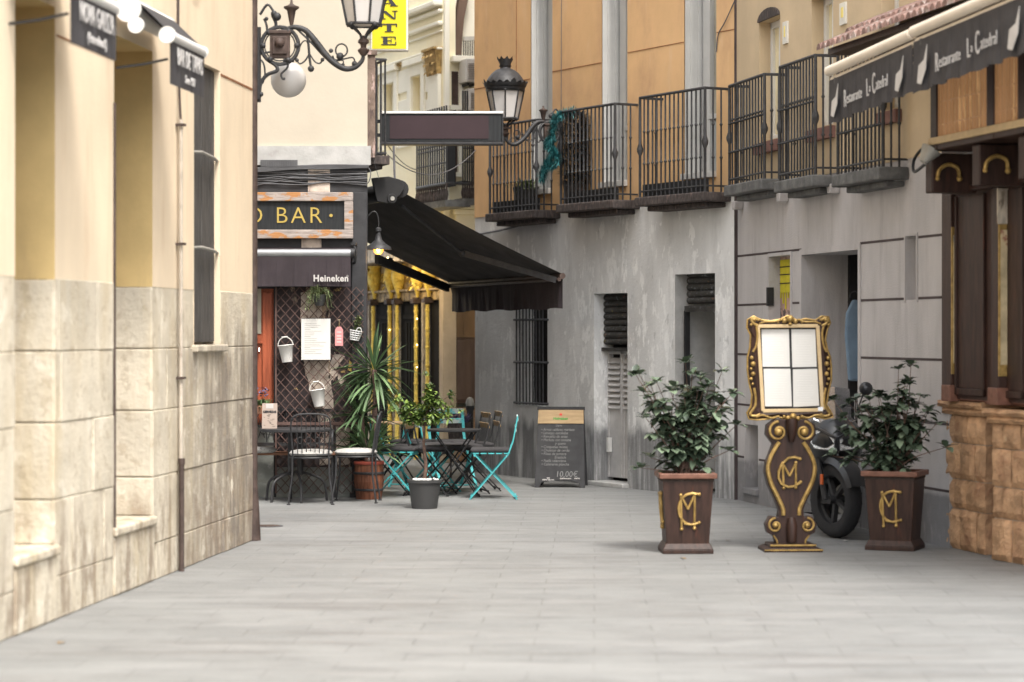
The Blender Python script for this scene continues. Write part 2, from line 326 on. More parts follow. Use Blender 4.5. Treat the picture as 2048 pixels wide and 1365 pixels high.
K['turq']=mat('turquoise_paint',(.07,.40,.42),.5,amt=.15,scale=9,bump=.05,layers=[((.3,.42,.42),20,(1,1,1),.62,.68,.6)])
K['turqworn']=mat('worn_turquoise_slat',(.10,.40,.42),.6,amt=.15,scale=9,bump=.1,layers=[((.48,.50,.47),10,(1,1,1),.45,.55,.9)])
K['cushion']=mat('charcoal_seat_cushion',(.045,.043,.045),.9,amt=.2,bump=.15)
K['cushwhite']=mat('patterned_pale_cushion',(.38,.37,.35),.9,amt=.1,bump=.2,bscale=40,layers=[((.12,.12,.12),26,(1,1,1),.56,.62,.8)])
K['benchwood']=mat('bench_wood',(.26,.13,.08),.6,amt=.2,scale=6,stretch=(.5,4,4),bump=.15)
K['slatwood']=mat('worn_pale_chair_wood',(.26,.17,.08),.6,amt=.3,scale=12,bump=.15,layers=[((.40,.37,.31),14,(1,1,1),.5,.6,.7)])
K['leafdark']=mat('dark_glossy_leaves',(.06,.09,.06),.25,amt=.3,scale=9,bump=.05,usevar=.5,spec=.5,varcol=(.13,.17,.115))
K['leafbright']=mat('fresh_green_leaves',(.04,.085,.022),.45,amt=.25,scale=9,bump=.05,usevar=.5,varcol=(.17,.24,.05))
K['leafyucca']=mat('yucca_leaves',(.07,.13,.06),.45,amt=.25,scale=9,bump=.05,usevar=.45,varcol=(.13,.20,.09))
K['leafherb']=mat('pale_herb_leaves',(.16,.2,.09),.6,amt=.3,usevar=.4,bump=0)
K['lavender']=mat('lavender_flowers',(.12,.1,.17),.8,amt=.3,usevar=.4,bump=0)
K['bark']=mat('brown_bark',(.14,.09,.07),.9,amt=.3,scale=25,bump=.5)
K['yuccabark']=mat('ringed_yucca_bark',(.2,.13,.11),.9,amt=.5,scale=40,stretch=(1,1,2),bump=.8)
K['soil']=mat('potting_soil',(.04,.03,.025),.95,amt=.3,scale=30,bump=.5)
K['pebble']=mat('white_pebbles',(.7,.7,.68),.8,amt=.1,usevar=.15)
K['blackpot']=mat('charcoal_plastic_pot',(.055,.055,.055),.6,amt=.08,bump=.05)
K['barrel']=mat('barrel_staves',(.17,.065,.035),.5,amt=.4,scale=7,stretch=(6,6,.6),bump=.2,bstr=(10,10,.5))
K['barrelrim']=mat('red_clay_rim',(.28,.06,.04),.5,amt=.15)
K['chalk']=mat('chalkboard_black',(.05,.05,.052),.85,amt=.15,scale=7,bump=.05)
K['chalktext']=mat('chalk_strokes',(.24,.24,.235),.9,amt=.15,bump=0)
K['pinewood']=mat('pale_pine_board',(.38,.27,.15),.7,amt=.2,scale=6,stretch=(.5,2,5),bump=.1)
K['red']=mat('red_print',(.6,.05,.04),.6,amt=.05,bump=0); K['green']=mat('green_print',(.04,.28,.05),.6,amt=.05,bump=0)
K['tyre']=mat('tyre_rubber',(.03,.03,.032),.8,amt=.15,bump=.2,bscale=60)
K['scooter']=mat('black_scooter_plastic',(.02,.021,.024),.32,amt=.1,bump=0,coat=.4)
K['chrome']=mat('chrome',(.7,.7,.7),.12,metal=1,amt=.03,bump=0)
K['reflector']=mat('headlight_reflector',(.75,.77,.78),.2,metal=.85,amt=.3,scale=45,bump=1.0,bscale=45)
K['clearplastic']=mat('smoky_windscreen',(.35,.35,.36),.1,amt=.05,bump=0,trans=.85)
K['orangelens']=mat('orange_reflector_lens',(.6,.12,.03),.3,amt=.05,bump=0)
K['milk']=mat('milky_lamp_glass',(.58,.56,.54),.35,amt=.03,bump=0,spec=.5)
K['bulb']=mat('glowing_amber_bulb',(.9,.4,.1),.2,emit=(1,.22,.02),es=.8,bump=0)
K['filament']=mat('hot_filament',(1,.8,.4),.2,emit=(1,.7,.25),es=4,bump=0)
K['ysign']=mat('yellow_sign_face',(.66,.58,.02),.5,amt=.03,bump=0); K['signframe']=mat('pale_sign_frame',(.68,.66,.6),.5,amt=.08)
K['ink']=mat('black_ink',(.04,.04,.045),.6,amt=.05,bump=0)
K['signmaroon']=mat('dead_maroon_display',(.04,.024,.028),.7,amt=.08,bump=0)
K['teal']=mat('teal_tinsel',(.02,.12,.13),.35,amt=.3,usevar=.5,metal=.2,bump=0,varcol=(.06,.24,.25))
K['darknet']=mat('dark_fir_needles',(.035,.04,.045),.7,amt=.3,usevar=.5,bump=0)
K['pink']=mat('pink_tag_card',(.62,.27,.27),.7,amt=.05,bump=0,layers=[((.75,.5,.5),3,(1,1,1),.5,.6,.5)])
K['wicker']=mat('white_wire_basket',(.6,.6,.6),.6,amt=.1)
K['bluecloth']=mat('blue_grey_shirt',(.16,.23,.31),.85,amt=.15,bump=.2)
K['pierstone']=mat('rough_orange_sandstone',(.48,.30,.175),.9,amt=.28,scale=6,bump=1.6,bscale=16,usevar=.14,layers=[((.30,.15,.09),4,(1,1,1),.5,.7,.6),((.6,.44,.27),10,(1,1,1),.6,.72,.5)])
K['darkwood']=mat('dark_restaurant_wood',(.04,.02,.015),.45,amt=.3,scale=5,stretch=(4,4,.6),bump=.15,bstr=(8,8,.6))
K['paintpanel']=mat('painted_tall_panel',(.55,.45,.28),.6,amt=.3,scale=6,bump=.1,layers=[((.28,.08,.05),3,(2,2,2),.55,.62,.8),((.2,.22,.22),4,(2,2,1),.62,.68,.8)])
K['lampbox']=mat('amber_fluted_glass',(.33,.21,.13),.22,amt=.3,scale=5,stretch=(5,5,.2),bump=.8,bscale=30,bstr=(3,3,.05),emit=(1,.5,.2),es=.05,layers=[((.95,.72,.42),3,(5,5,.5),.56,.64,.75),((.16,.09,.06),2.5,(4,4,.5),.55,.65,.5)])  # pale streak layer paints glints into the glass colour
K['tile']=mat('pale_clay_roof_tile',(.27,.17,.145),.85,amt=.3,scale=9,bump=.3,usevar=.3,layers=[((.5,.45,.42),12,(1,1,1),.5,.65,.7)])
K['terracotta']=mat('terracotta_brick_course',(.22,.12,.10),.85,amt=.2,scale=9)
K['whitebar']=mat('pale_front_bar',(.74,.66,.56),.4,metal=.1,amt=.06)
K['yplate']=mat('yellow_wall_plaque',(.75,.62,.2),.6,amt=.1,bump=0)
K['greycable']=mat('grey_cable',(.10,.10,.105),.7,amt=.2,bump=0)
K['acwhite']=mat('air_conditioner_casing',(.6,.58,.55),.5,amt=.05,bump=.03); K['acgrille']=mat('air_conditioner_grille',(.3,.27,.26),.6,amt=.1,bump=0)
# ---------------------------------------------------------------- pavement
def pavement():
    m=bpy.data.materials.new('grey_paving'); m.use_nodes=True; t=m.node_tree; N=t.nodes; L=t.links; b=N['Principled BSDF']
    co=N.new('ShaderNodeTexCoord').outputs['Object']
    br=N.new('ShaderNodeTexBrick'); br.inputs['Scale'].default_value=1; br.inputs['Brick Width'].default_value=.62; br.inputs['Row Height'].default_value=.31
    br.inputs['Mortar Size'].default_value=.007; br.inputs['Mortar Smooth'].default_value=.5; br.inputs['Bias'].default_value=-.1
    br.inputs['Color1'].default_value=(.185,.19,.188,1); br.inputs['Color2'].default_value=(.21,.215,.212,1); br.inputs['Mortar'].default_value=(.145,.148,.146,1)
    mp=N.new('ShaderNodeMapping'); mp.inputs['Rotation'].default_value=(0,0,R(2)); L.new(co,mp.inputs[0]); nz=N.new('ShaderNodeTexNoise'); nz.inputs['Scale'].default_value=2.5; nz.inputs['Detail'].default_value=4; L.new(co,nz.inputs['Vector']); vm=N.new('ShaderNodeVectorMath'); vm.operation='MULTIPLY_ADD'; L.new(nz.outputs['Color'],vm.inputs[0]); vm.inputs[1].default_value=(.03,.03,0); L.new(mp.outputs[0],vm.inputs[2]); L.new(vm.outputs[0],br.inputs['Vector'])
    c=br.outputs['Color']
    for (scv,st,lo,hi,k,colr) in ((.5,(1,2.2,1),.35,.7,.5,(.18,.18,.175,1)),(6,(1,4,1),.5,.66,.3,(.28,.28,.27,1)),(9,(1,1.6,1),.62,.68,.45,(.12,.12,.115,1)),(1.1,(.35,3.5,1),.56,.64,.5,(.14,.135,.13,1)),(28,(1,1,1),.66,.70,.6,(.09,.09,.085,1)),(45,(1,1,1),.60,.68,.35,(.12,.12,.118,1)),(40,(1,.8,1),.64,.69,.4,(.34,.34,.33,1)),(14,(1,1,1),.71,.74,.5,(.36,.36,.34,1)),(1.7,(.5,2.5,1),.5,.72,.4,(.30,.298,.29,1)),(3.2,(1,3,1),.54,.68,.55,(.13,.13,.13,1)),(.9,(1,1.5,1),.52,.60,.35,(.26,.265,.26,1)),(60,(1,1,1),.35,.7,.16,(.12,.12,.12,1))):
        mp=N.new('ShaderNodeMapping'); mp.inputs['Scale'].default_value=st; L.new(co,mp.inputs[0])
        n=N.new('ShaderNodeTexNoise'); n.inputs['Scale'].default_value=scv; n.inputs['Detail'].default_value=6; L.new(mp.outputs[0],n.inputs['Vector'])
        r=N.new('ShaderNodeMapRange'); r.inputs[1].default_value=lo; r.inputs[2].default_value=hi; r.inputs[4].default_value=k; L.new(n.outputs['Fac'],r.inputs[0])
        x=N.new('ShaderNodeMix'); x.data_type='RGBA'; L.new(r.outputs[0],x.inputs[0]); L.new(c,x.inputs[6]); x.inputs[7].default_value=colr; c=x.outputs[2]
    L.new(c,b.inputs['Base Color']); b.inputs['Roughness'].default_value=.62; b.inputs['Specular IOR Level'].default_value=.4
    bp=N.new('ShaderNodeBump'); bp.inputs['Strength'].default_value=.35; bp.inputs['Distance'].default_value=.01; bp.invert=True
    L.new(br.outputs['Fac'],bp.inputs['Height'])
    n=N.new('ShaderNodeTexNoise'); n.inputs['Scale'].default_value=25; n.inputs['Detail'].default_value=8; L.new(co,n.inputs['Vector'])
    b2=N.new('ShaderNodeBump'); b2.inputs['Strength'].default_value=.25; b2.inputs['Distance'].default_value=.01; L.new(n.outputs['Fac'],b2.inputs['Height']); L.new(bp.outputs[0],b2.inputs['Normal'])
    L.new(b2.outputs[0],b.inputs['Normal'])
    return m
g=MB(); g.quad((-250,-250,0),(250,-250,0),(250,250,0),(-250,250,0)); tag(g.build('pavement',pavement()),kind='structure')
# ================================================================ LEFT BUILDING (cream stucco over stone)
pA=gnd(0,1285); pB=gnd(510,1080)
WL=Wall(pA,pB); XL0,XL1=-6.0,WL.X(505)
L=thing('corner_building','cream stucco building over a weathered stone base, on the left with two tall deep doorways','building',WL.a,WL.ang)
h1=(WL.X(30),WL.X(110),.42,3.42); h2=(WL.X(228),WL.X(305),.42,3.42); hw=WL.rect(388,440,130,690); h0=(h1[0]-3.2,h1[0]-2.5,.42,3.42)
HL=[h0,h1,h2,hw]
mb=MB(); holes_wall(mb,XL0,XL1,1.9,9,HL); body(mb,XL0,XL1,6,9); mb.build('wall',K['stucco'],L)
random.seed(3)
mb=MB(); holes_wall(mb,XL0,XL1,0,1.9,HL,y=.014)
for h in (h0,h1,h2): mb.box(h[0],h[1],.014,.05,0,.4)
mb.build('mortar_bed',K['mortar'],L)
mb=MB(); rows=[0,.24,.67,1.10,1.50,1.91]
for j in range(5):
    z0,z1=rows[j]+.002,rows[j+1]-.002; x=XL0+random.uniform(-.4,0)
    while x<XL1:
        wd=random.uniform(.6,1.15); x1=min(x+wd,XL1); segs=[(max(x,XL0),x1)]
        for h in HL:
            if z1>h[2]+.05 and z0<h[3]:
                n=[]
                for a,b_ in segs:
                    if b_<=h[0] or a>=h[1]: n.append((a,b_))
                    else:
                        if a<h[0]: n.append((a,h[0]))
                        if b_>h[1]: n.append((h[1],b_))
                segs=n
        for a,b_ in segs:
            if b_-a>.03: e=random.uniform(-.006,.003); mb.box(a+.0015,b_-.0015 if b_<XL1 else b_,e,.05,z0,z1,0,random.random())
        x=x1
        if wd<=0: break
for x0_,x1_ in ((XL1-.5,XL1),):
    for j in range(5): mb.box(XL1-.05,XL1+.006,0.03,.6,rows[j]+.004,rows[j+1]-.004,0,random.random())
mb.build('stone_base',K['stoneL'],L,bevel=.006)
for k,h in enumerate((h0,h1,h2)):
    dw=MB(); reveal(dw,(h[0],h[1],1.9,h[3]),.42,0,0,bottom=False)
    D=dw.build('doorway',K['ochre'],L); 
    for j in range(1,5):
        z0=max(rows[j],.42); z1=min(rows[j+1],1.9)
        for xx,sg in ((h[0],-1),(h[1],1)):
            st=MB(); st.box(xx-.006 if sg>0 else xx-.05, xx+.05 if sg>0 else xx+.004,.005,.42,z0+.003,z1-.003,0,random.random()); st.build('jamb_stone',K['stoneL'],D,bevel=.008)
    dd=MB(); dd.box(h[0],h[1],.42,.47,.42,h[3]); 
    for i in range(1,4): dd.box(h[0]+.05,h[1]-.05,.405,.42,.42+.72*i-.6,.42+.72*i)
    dd.build('wooden_door',K['browndoor'],D,bevel=.006)
    ss=MB(); ss.box(h[0]-.015,h[1]+.015,-.012,.41,0,.36,0,random.random()); ss.box(h[0]-.03,h[1]+.03,-.03,.41,.362,.42,0,random.random()); ss.build('threshold_block',K['stoneL'],D,bevel=.015)
wn=MB(); reveal(wn,hw,.1,0,0,back=True); win=wn.build('window',K['stucco'],L)
g=MB(); g.box(hw[0]+.01,hw[1]-.01,.05,.09,hw[2]+.02,hw[3]-.01)
nb=6
for i in range(nb):
    x=hw[0]+.01+(hw[1]-hw[0]-.02)*(i+.5)/nb; g.box(x-.062,x+.062,.044-.004*(i%2),.052,hw[2]+.02,hw[3]-.01)
g.build('plank_shutter',K['woodgray'],win)
g=MB()
for z in (WL.Z(414,312),WL.Z(414,500)): g.tube([(hw[0],.02,z+.0),(hw[0]+.2,-.005,z+.012),(hw[1]-.2,0,z),(hw[1],.02,z-.01)],.012)

g.build('iron_grille',K['zinc'],win)
g=MB(); g.box(hw[0]-.06,hw[1]+.08,-.045,.1,hw[2]-.05,hw[2]); g.build('window_sill',K['stoneL'],win,bevel=.01)
g=MB(); zl=WL.Z(465,161); g.box(hw[1]+.02,XL1-.02,-.004,.01,zl-.008,zl+.008); g.box(h1[1]+.03,h2[0]-.03,-.004,.01,3.26,3.27); g.build('scored_line',K['orangeline'],L)
g=MB(); xp=WL.X(353); zt=WL.Z(355,240); g.tube([(xp,-.03,.75),(xp,-.03,zt)],.014,8); g.build('downpipe',K['pipepaint'],L)
g=MB(); g.tube([(xp,-.035,0),(xp,-.035,.75)],.019,8); g.tube([(xp,-.035,.72),(xp,-.035,.76)],.024,8); g.build('pipe_foot',K['ironbrown'],L)
for z in (1.3,2.2,3.0): g=MB(); g.box(xp-.03,xp+.03,-.06,0,z-.008,z+.008); g.build('pipe_clip',K['ironbrown'],L)
g=MB(); g.tube([(xp,-.03,zt-.02),(xp+.01,-.02,zt+.12),(xp-.01,-.02,zt+.25),(xp+.0,-.012,zt+.4),(xp,-.012,6)],.009,5); g.build('wall_cable',K['ironbrown'],L)
g=MB(); g.tube([(h2[0]-.012,-.008,.42),(h2[0]-.014,-.008,1.9),(h2[0]-.012,-.008,3.0)],.009,5); g.build('doorway_seam_tube',K['ironbrown'],L)  # tube added to draw the dark seam along the doorway edge
g=MB(); xc=XL1+.03; g.tube([(xc,.0,0),(xc,.0,5.2)],.033,10); g.tube([(xc,.0,0),(xc+.01,.0,.25),(xc,.0,.42)],[.06,.045,.034],8); g.build('corner_pipe',K['ironbrown'],L)
g=MB(); lp=[]; xx=WL.X(390)
for i in range(20): a=math.pi*2*i/19; lp.append((xx+.16*math.cos(a),-.012,4.05+.13*math.sin(a)-.0))
g.tube(lp,.004,4); g.build('loose_wire_loop',K['greycable'],L)

# shop awnings of the left building
def left_awning(x0, lines, label):
    A=thing('shop_awning',label,'awning',WL.W(x0,0,0),WL.ang,'small black awnings over the left doorways'); wd=.9
    g=MB(); g.tube([(0,-.33,3.41),(wd,-.33,3.41)],.034,12); g.build('front_bar',K['white'],A)
    g=MB(); g.tube([(-.012,-.33,3.41),(.012,-.33,3.41)],.052,16); g.tube([(wd,-.33,3.41),(wd+.012,-.33,3.41)],.04,16); g.build('end_cap',K['white'],A)
    g=MB(); g.tube([(0,-.09,3.57),(wd,-.09,3.57)],.075,16); g.tube([(-.02,-.09,3.57),(-.0,-.09,3.57)],.08,18); g.tube([(-.03,-.14,3.47),(-.0,-.14,3.47)],.05,18); g.build('roller_cassette',K['white'],A)
    g=MB(); g.prism([(-.12,0),(-.12,.001),(.12,.001),(.12,0)],0,.001)if 0 else None
    for s in (0,.02): g.quad((.0,-.12,3.64-s),(wd,-.12,3.64-s),(wd,-.33,3.44-s),(.0,-.33,3.44-s))
    g.build('fabric',K['blackcloth'],A)
    g=MB(); n=24; b=.28
    for i in range(n):
        a0,a1=i/n*wd,(i+1)/n*wd; w0,w1=.008*math.sin(i*.9),.008*math.sin((i+1)*.9)
        g.quad((a0,-.345+w0*1.5,3.395-b+.5*w0),(a1,-.345+w1*1.5,3.395-b+.5*w1),(a1,-.345,3.395),(a0,-.345,3.395))
    v=g.build('valance',K['blackcloth'],A)
    text(lines[0],.15,K['print'],v,(wd/2,-.363,3.245),sx=lines[2]*1.05,off=.001,sp=1.04)
    text(lines[1],.075,K['print'],v,(wd/2,-.363,3.15),sx=.8,off=.0)
    g=MB(); g.bar((.05,0,3.22),(.05,-.17,3.24),.012,.014); g.bar((.05,-.17,3.24),(.05,-.32,3.27),.012,.014); g.build('folding_arm',K['black'],A)
g0=(0.109,)
def xoff(px,off): return WL.X(px,off)
left_awning(WL.X(335,-.33),("BAR DE TAPAS","Since 1987",.62),'black valance lettered BAR DE TAPAS under a white bar, beside the left downpipe')
left_awning(WL.X(135,-.33),("NOVA GALIZA","(\u2019Intercultural\u2019)",.62),'black lettered valance cut by the top edge of the photo, nearest on the left')

# ================================================================ BAR BUILDING
YB=23.6
def bx(px): return (px-1024)/FPX*YB
def bz(py): return CH-(py-YH)/FPX*YB
B0=(bx(735),YB)
Bn=thing('bar_building','cream walled bar with charcoal ground floor, trellis and orange door at the alley corner','building',(0,YB,0),0)
corner=(bx(735),0); dr=(-.31,.95)
foot=[(bx(735),0),(-6.5,0),(-6.5,7),(bx(735)+dr[0]*7,7*dr[1])]
dx0,dx1,dz0,dz1=bx(513),bx(549),.0,bz(578)
def bprism(z0,z1,m,name,off=0): 
    g=MB(); p=[(bx(735)+off,-off),(-6.5,-off),(-6.5,7),(bx(735)+dr[0]*7+off,7*dr[1])]; g.zprism(p,z0,z1); return g.build(name,m,Bn)
bprism(bz(293),9.2,K['cream'],'upper_wall')
bprism(bz(331),bz(293),K['beam'],'floor_beam',.035)
bprism(bz(575),bz(331),K['fascia'],'fascia',.0)
g=MB(); holes_wall(g,-6.5,bx(735),0,bz(575),[(dx0,dx1,dz0,dz1)]); g.quad((bx(735),0,0),(bx(735)+dr[0]*7,7*dr[1],0),(bx(735)+dr[0]*7,7*dr[1],bz(575)),(bx(735),0,bz(575)))
g.build('ground_wall',K['lilacwall'],Bn)
g=MB(); g.box(-6.5,bx(551),-.02,0.0,0,bz(850)) ; g.box(bx(551),bx(706),-.02,0,0,bz(935)); g.build('low_wall_base',K['greenwall'],Bn)
g=MB(); g.box(bx(704),bx(733),-.03,.0,bz(985),bz(386)); g.box(bx(700),bx(735),-.04,.0,0,bz(985)); g.build('corner_pilaster',K['fascia'],Bn,bevel=.004)
g=MB(); g.box(bx(548),bx(553),-.025,.03,.0,bz(575)); g.box(bx(500),bx(513),-.025,.03,0,bz(575)); g.build('door_post',K['black'],Bn)
dr_=MB(); dr_.box(dx0,dx1,.05,.1,.55,bz(575)); dr_.box(bx(524),bx(543),.028,.05,.6,bz(575)-.05); dr_.box(bx(513),bx(524),.028,.05,bz(688),bz(668))
DD=dr_.build('bar_door',K['redwood'],Bn,bevel=.004)
g=MB(); g.box(dx0,bx(522),.02,.05,bz(668),bz(575)); g.build('door_glass',K['glass'],DD)
g=MB(); g.tube([(bx(518),.02,bz(707)),(bx(518),.0,bz(703)),(bx(518),.02,bz(697))],.008,5); g.build('door_handle',K['chrome'],DD)
g=MB(); g.box(-6.5,dx1,.05,.11,0,.55); g.build('door_kick_wall',K['greenwall'],Bn)
# trellis
def clipseg(x,z,dx,dz,x0,x1,z0,z1):
    ts=[0,1]
    a,b_=-50,50
    for p,dp,lo,hi in ((x,dx,x0,x1),(z,dz,z0,z1)):
        t0,t1=(lo-p)/dp,(hi-p)/dp
        if t0>t1:t0,t1=t1,t0
        a=max(a,t0); b_=min(b_,t1)
    return (x+dx*a,z+dz*a,x+dx*b_,z+dz*b_) if b_-a>.02 else None
g=MB(); lx0,lx1,lz0,lz1=bx(553),bx(728),.04,bz(575)
for s,yy in ((1,-.052),(-1,-.06)):
    k=-60
    while k<60:
        c=clipseg(lx0+k*.092,lz0,1.0,s*1.12,lx0,lx1,lz0,lz1)
        if c: g.bar((c[0],yy,c[1]),(c[2],yy,c[3]),.007,.011,up=(0,1,0))
        k+=1
g.bar((lx0,-.055,lz0),(lx0,-.055,lz1),.015,.015); g.bar((lx0,-.06,.72),(lx1,-.06,.72),.02,.03)
g.build('trellis',K['lattice'],Bn)
for q_ in ((616,660,385,337),(603,643,497,478)): g=MB(); g.box(bx(q_[0]),bx(q_[1]),-.008,0,bz(q_[2]),bz(q_[3])); g.build('bare_plaster_patch',K['plasterold'],Bn,bevel=.004)
random.seed(21)
def strip(pts,nm='peeled_plaster_strip',m=None):
    pp=[]
    for i in range(len(pts)):
        a_,c_=pts[i],pts[(i+1)%len(pts)]
        for t in (0,.25,.5,.75): pp.append((bx(a_[0]+(c_[0]-a_[0])*t+random.uniform(-2.2,2.2)),bz(a_[1]+(c_[1]-a_[1])*t+random.uniform(-2.5,2.5))))
    g=MB(); g.prism(pp,-.006,-.001); g.build(nm,m or K['plasterold'],Bn)
strip([(603,585),(640,582),(644,640),(640,662),(604,660),(599,620)]); strip([(606,715),(655,715),(661,760),(668,800),(668,845),(636,842),(622,790),(612,750)]); strip([(668,705),(688,712),(672,740),(658,735)]); strip([(700,722),(712,728),(705,745),(697,740)],m=K['goldletter']); strip([(662,738),(676,745),(668,762),(656,756)]); strip([(677,748),(690,760),(684,772),(676,762)]); strip([(645,850),(700,858),(700,930),(640,930)])
# cable bundle and slotted tray on the fascia
g=MB(); g.box(bx(522),bx(596),-.05,.0,bz(335),bz(321)); 
for i in range(16): g.box(bx(523+4.6*i),bx(525+4.6*i),-.055,-.05,bz(334),bz(322))
g.build('slotted_cable_tray',K['greycable'],Bn)
random.seed(8); g=MB(); z0=None
for i in range(15):
    ya=random.uniform(340,372); yb=random.uniform(338,372); pts=[]
    for k in range(9):
        px=500+235*k/8; py=ya+(yb-ya)*k/8+random.uniform(-1.6,1.6)+ (3*math.sin(k*.8+i))
        pts.append((bx(px),-.012-.004*(i%4),bz(py)))
    g.tube(smoothline(pts,3),random.choice([.004,.006,.008]),5)
for i in range(5):
    g.tube(smoothline([(bx(500),-.045,bz(338+i*2)),(bx(600),-.045,bz(333+i*1.5)),(bx(660),-.05,bz(331+i*2)),(bx(738),-.045,bz(332+i))],5),.007,5)
g.build('cable_bundle',K['greycable'],Bn)
g=MB(); g.tube(smoothline([(bx(734),-.03,bz(332)),(bx(742),-.05,bz(345)),(bx(738),-.04,bz(365)),(bx(725),-.03,bz(372))],5),.005,5); g.tube([(bx(742),-.02,bz(300)),(bx(757),.1,bz(358))],.003,4); g.build('cable_end_loop',K['greycable'],Bn)
# side balcony of the bar's upper floor
M=Matrix.Translation((bx(735),0,0)) @ Matrix.Rotation(math.atan2(dr[1],dr[0]),4,'Z')   # x along the side wall, away
bal=MB(M); bal.box(.05,1.5,-.24,.0,bz(328),bz(310)); bal.box(.1,1.5,-.18,0,bz(337),bz(328)); BL=bal.build('balcony',K['slabwood'],Bn,bevel=.008)
g=MB(M)
for i in range(9): g.tube([(.08+i*.16,-.2,bz(310)),(.08+i*.16,-.2,bz(117))],.010,5)
for y in (-.15,-.1,-.05): g.tube([(.06,y,bz(310)),(.06,y,bz(117))],.009,5)
g.tube([(.06,0,bz(117)),(.06,-.2,bz(117)),(1.5,-.2,bz(117))],.014,6); g.tube([(.06,0,bz(305)),(.06,-.2,bz(305)),(1.5,-.2,bz(305))],.012,6); g.build('railing',K['iron'],BL)
g=MB(M); g.box(.02,.1,-.085,0,bz(315),bz(100)); g.box(.0,.12,-.10,0,bz(110),bz(100)); g.build('weathered_post',mat('weathered_brown_post',(.17,.125,.10),.9,amt=.3,scale=6,bump=.5,layers=[((.45,.33,.30),9,(2,2,.6),.55,.60,.8),((.07,.05,.05),7,(2,2,.5),.55,.63,.8)]),BL,bevel=.004)
# drainpipe/cable dropping from the tray
# ---- bar sign
S=thing('bar_sign','long black board lettered BAR in gold inside a distressed wooden frame','sign',(0,YB-.05,0))
sx0,sx1,sz0,sz1=bx(400),bx(707),bz(478),bz(386); fw=.085
g=MB(); g.box(sx0+fw*.8,sx1-fw*.8,.0,.045,sz0+fw*.8,sz1-fw*.8); g.build('board',K['signblack'],S)
g=MB(); g.box(sx0,sx1,-.03,.02,sz0,sz0+fw); g.box(sx0,sx1,-.03,.02,sz1-fw,sz1); g.box(sx0,sx0+fw,-.028,.02,sz0+fw,sz1-fw); g.box(sx1-fw,sx1,-.028,.02,sz0+fw,sz1-fw)
g.build('frame',K['distress'],S,bevel=.006)
text('O BAR',.225,K['goldletter'],S,(bx(646),-.004,bz(447)),align='RIGHT',sp=1.22,off=-.002); g=MB(); g.tube([(bx(663),-.008,bz(432)),(bx(663),0,bz(432))],.016,12); g.build('gold_dot',K['goldletter'],S)
# ---- roller awning with lettering
A=thing('roller_awning','dark awning with white beer lettering on a grey steel roller under the bar sign','awning',(0,YB,0))
g=MB(); g.tube([(bx(470),-.17,bz(508.5)),(bx(705),-.17,bz(508.5))],.042,16); g.build('roller',K['steel'],A)
g=MB(); n=40; v0=bx(470)
for i in range(n):
    a0=v0+(bx(704)-v0)*i/n; a1=v0+(bx(704)-v0)*(i+1)/n; f=lambda t:.006*math.sin(t*1.1)+.004*math.sin(t*2.3)
    g.quad((a0,-.185+f(i),bz(574)),(a1,-.185+f(i+1),bz(574)),(a1,-.2,bz(515)),(a0,-.2,bz(515)))
g.quad((v0,-.2,bz(515)),(bx(704),-.2,bz(515)),(bx(704),-.0,bz(495)),(v0,0,bz(495)))
V=g.build('valance',K['browncloth'],A)
text("Heineken",.088,K['print'],V,(bx(665),-.21,bz(564)),off=.0025,sx=.93,sp=1.09); text("\u00ae",.03,K['print'],V,(bx(698),-.21,bz(556)))
g=MB(); g.box(bx(705),bx(715),-.2,0,bz(492),bz(487)); g.tube(smoothline([(bx(710),-.18,bz(490)),(bx(714),-.19,bz(505)),(bx(712),-.15,bz(525)),(bx(708),-.1,bz(528))],4),.012,6); g.tube([(bx(704),-.17,bz(508)),(bx(712),-.17,bz(508))],.05,12); g.build('wall_bracket',K['iron'],A)
# ================================================================ BACK BUILDING (yellow classical facade over gilded shopfront)
dl=Vector((-.3855,1,0)).normalized(); Pr=Vector((-.8625,30,0)); Pl=Pr+dl*7
WD=Wall(Pl,Pr); Dg=thing('yellow_building','pale yellow classical building with gilded shopfront at the far end behind the black awning','building',WD.a,WD.ang)
XD=WD.len; HD=11
wins=[WD.rect(770,792,168,300),WD.rect(826,846,152,262),(XD-6,XD-5.2,3.6,5.3),WD.rect(735,752,185,300)]
g=MB(); holes_wall(g,0,XD,WD.Z(800,492),HD,wins); body(g,0,XD,6,HD,right=False); g.build('upper_wall',K['yellowwall'],Dg)
for h in wins:
    g=MB(); reveal(g,h,.13,0,0,back=False); W_=g.build('window',K['yellowwall'],Dg)
    g=MB(); e=.14; g.box(h[0]-e,h[0],-.04,.0,h[2],h[3]+e); g.box(h[1],h[1]+e,-.04,0,h[2],h[3]+e); g.box(h[0],h[1],-.04,0,h[3],h[3]+e); g.box(h[0]-e-.05,h[1]+e+.05,-.09,0,h[3]+e,h[3]+e+.08); g.build('window_surround',K['yellowlight'],W_,bevel=.008)
    g=MB(); g.box(h[0],h[1],.12,.14,h[2],h[3]); g.build('pane',K['darkvoid'],W_)
    g=MB(); g.box(h[0],h[1],.10,.12,h[3]-.05,h[3]); g.box(h[0],h[0]+.25,.09,.12,h[2],h[3]); g.build('frame',K['yellowlight'],W_)
g=MB(); zc=WD.Z(870,28); 
for (z,e,t) in ((WD.Z(870,18),.13,.07),(WD.Z(870,32),.06,.05),(WD.Z(870,56),.07,.05),(WD.Z(870,70),.03,.03),(WD.Z(800,128),.08,.03)): g.box(0,XD+.02,-e,0,z,z+t)
g.build('cornice',K['yellowlight'],Dg,bevel=.02)
g=MB(); z=WD.Z(800,128); g.box(0,XD-.3,-.05,0,z-.035,z-.0); g.build('ochre_moulding',K['yellowcap'],Dg)
g=MB()
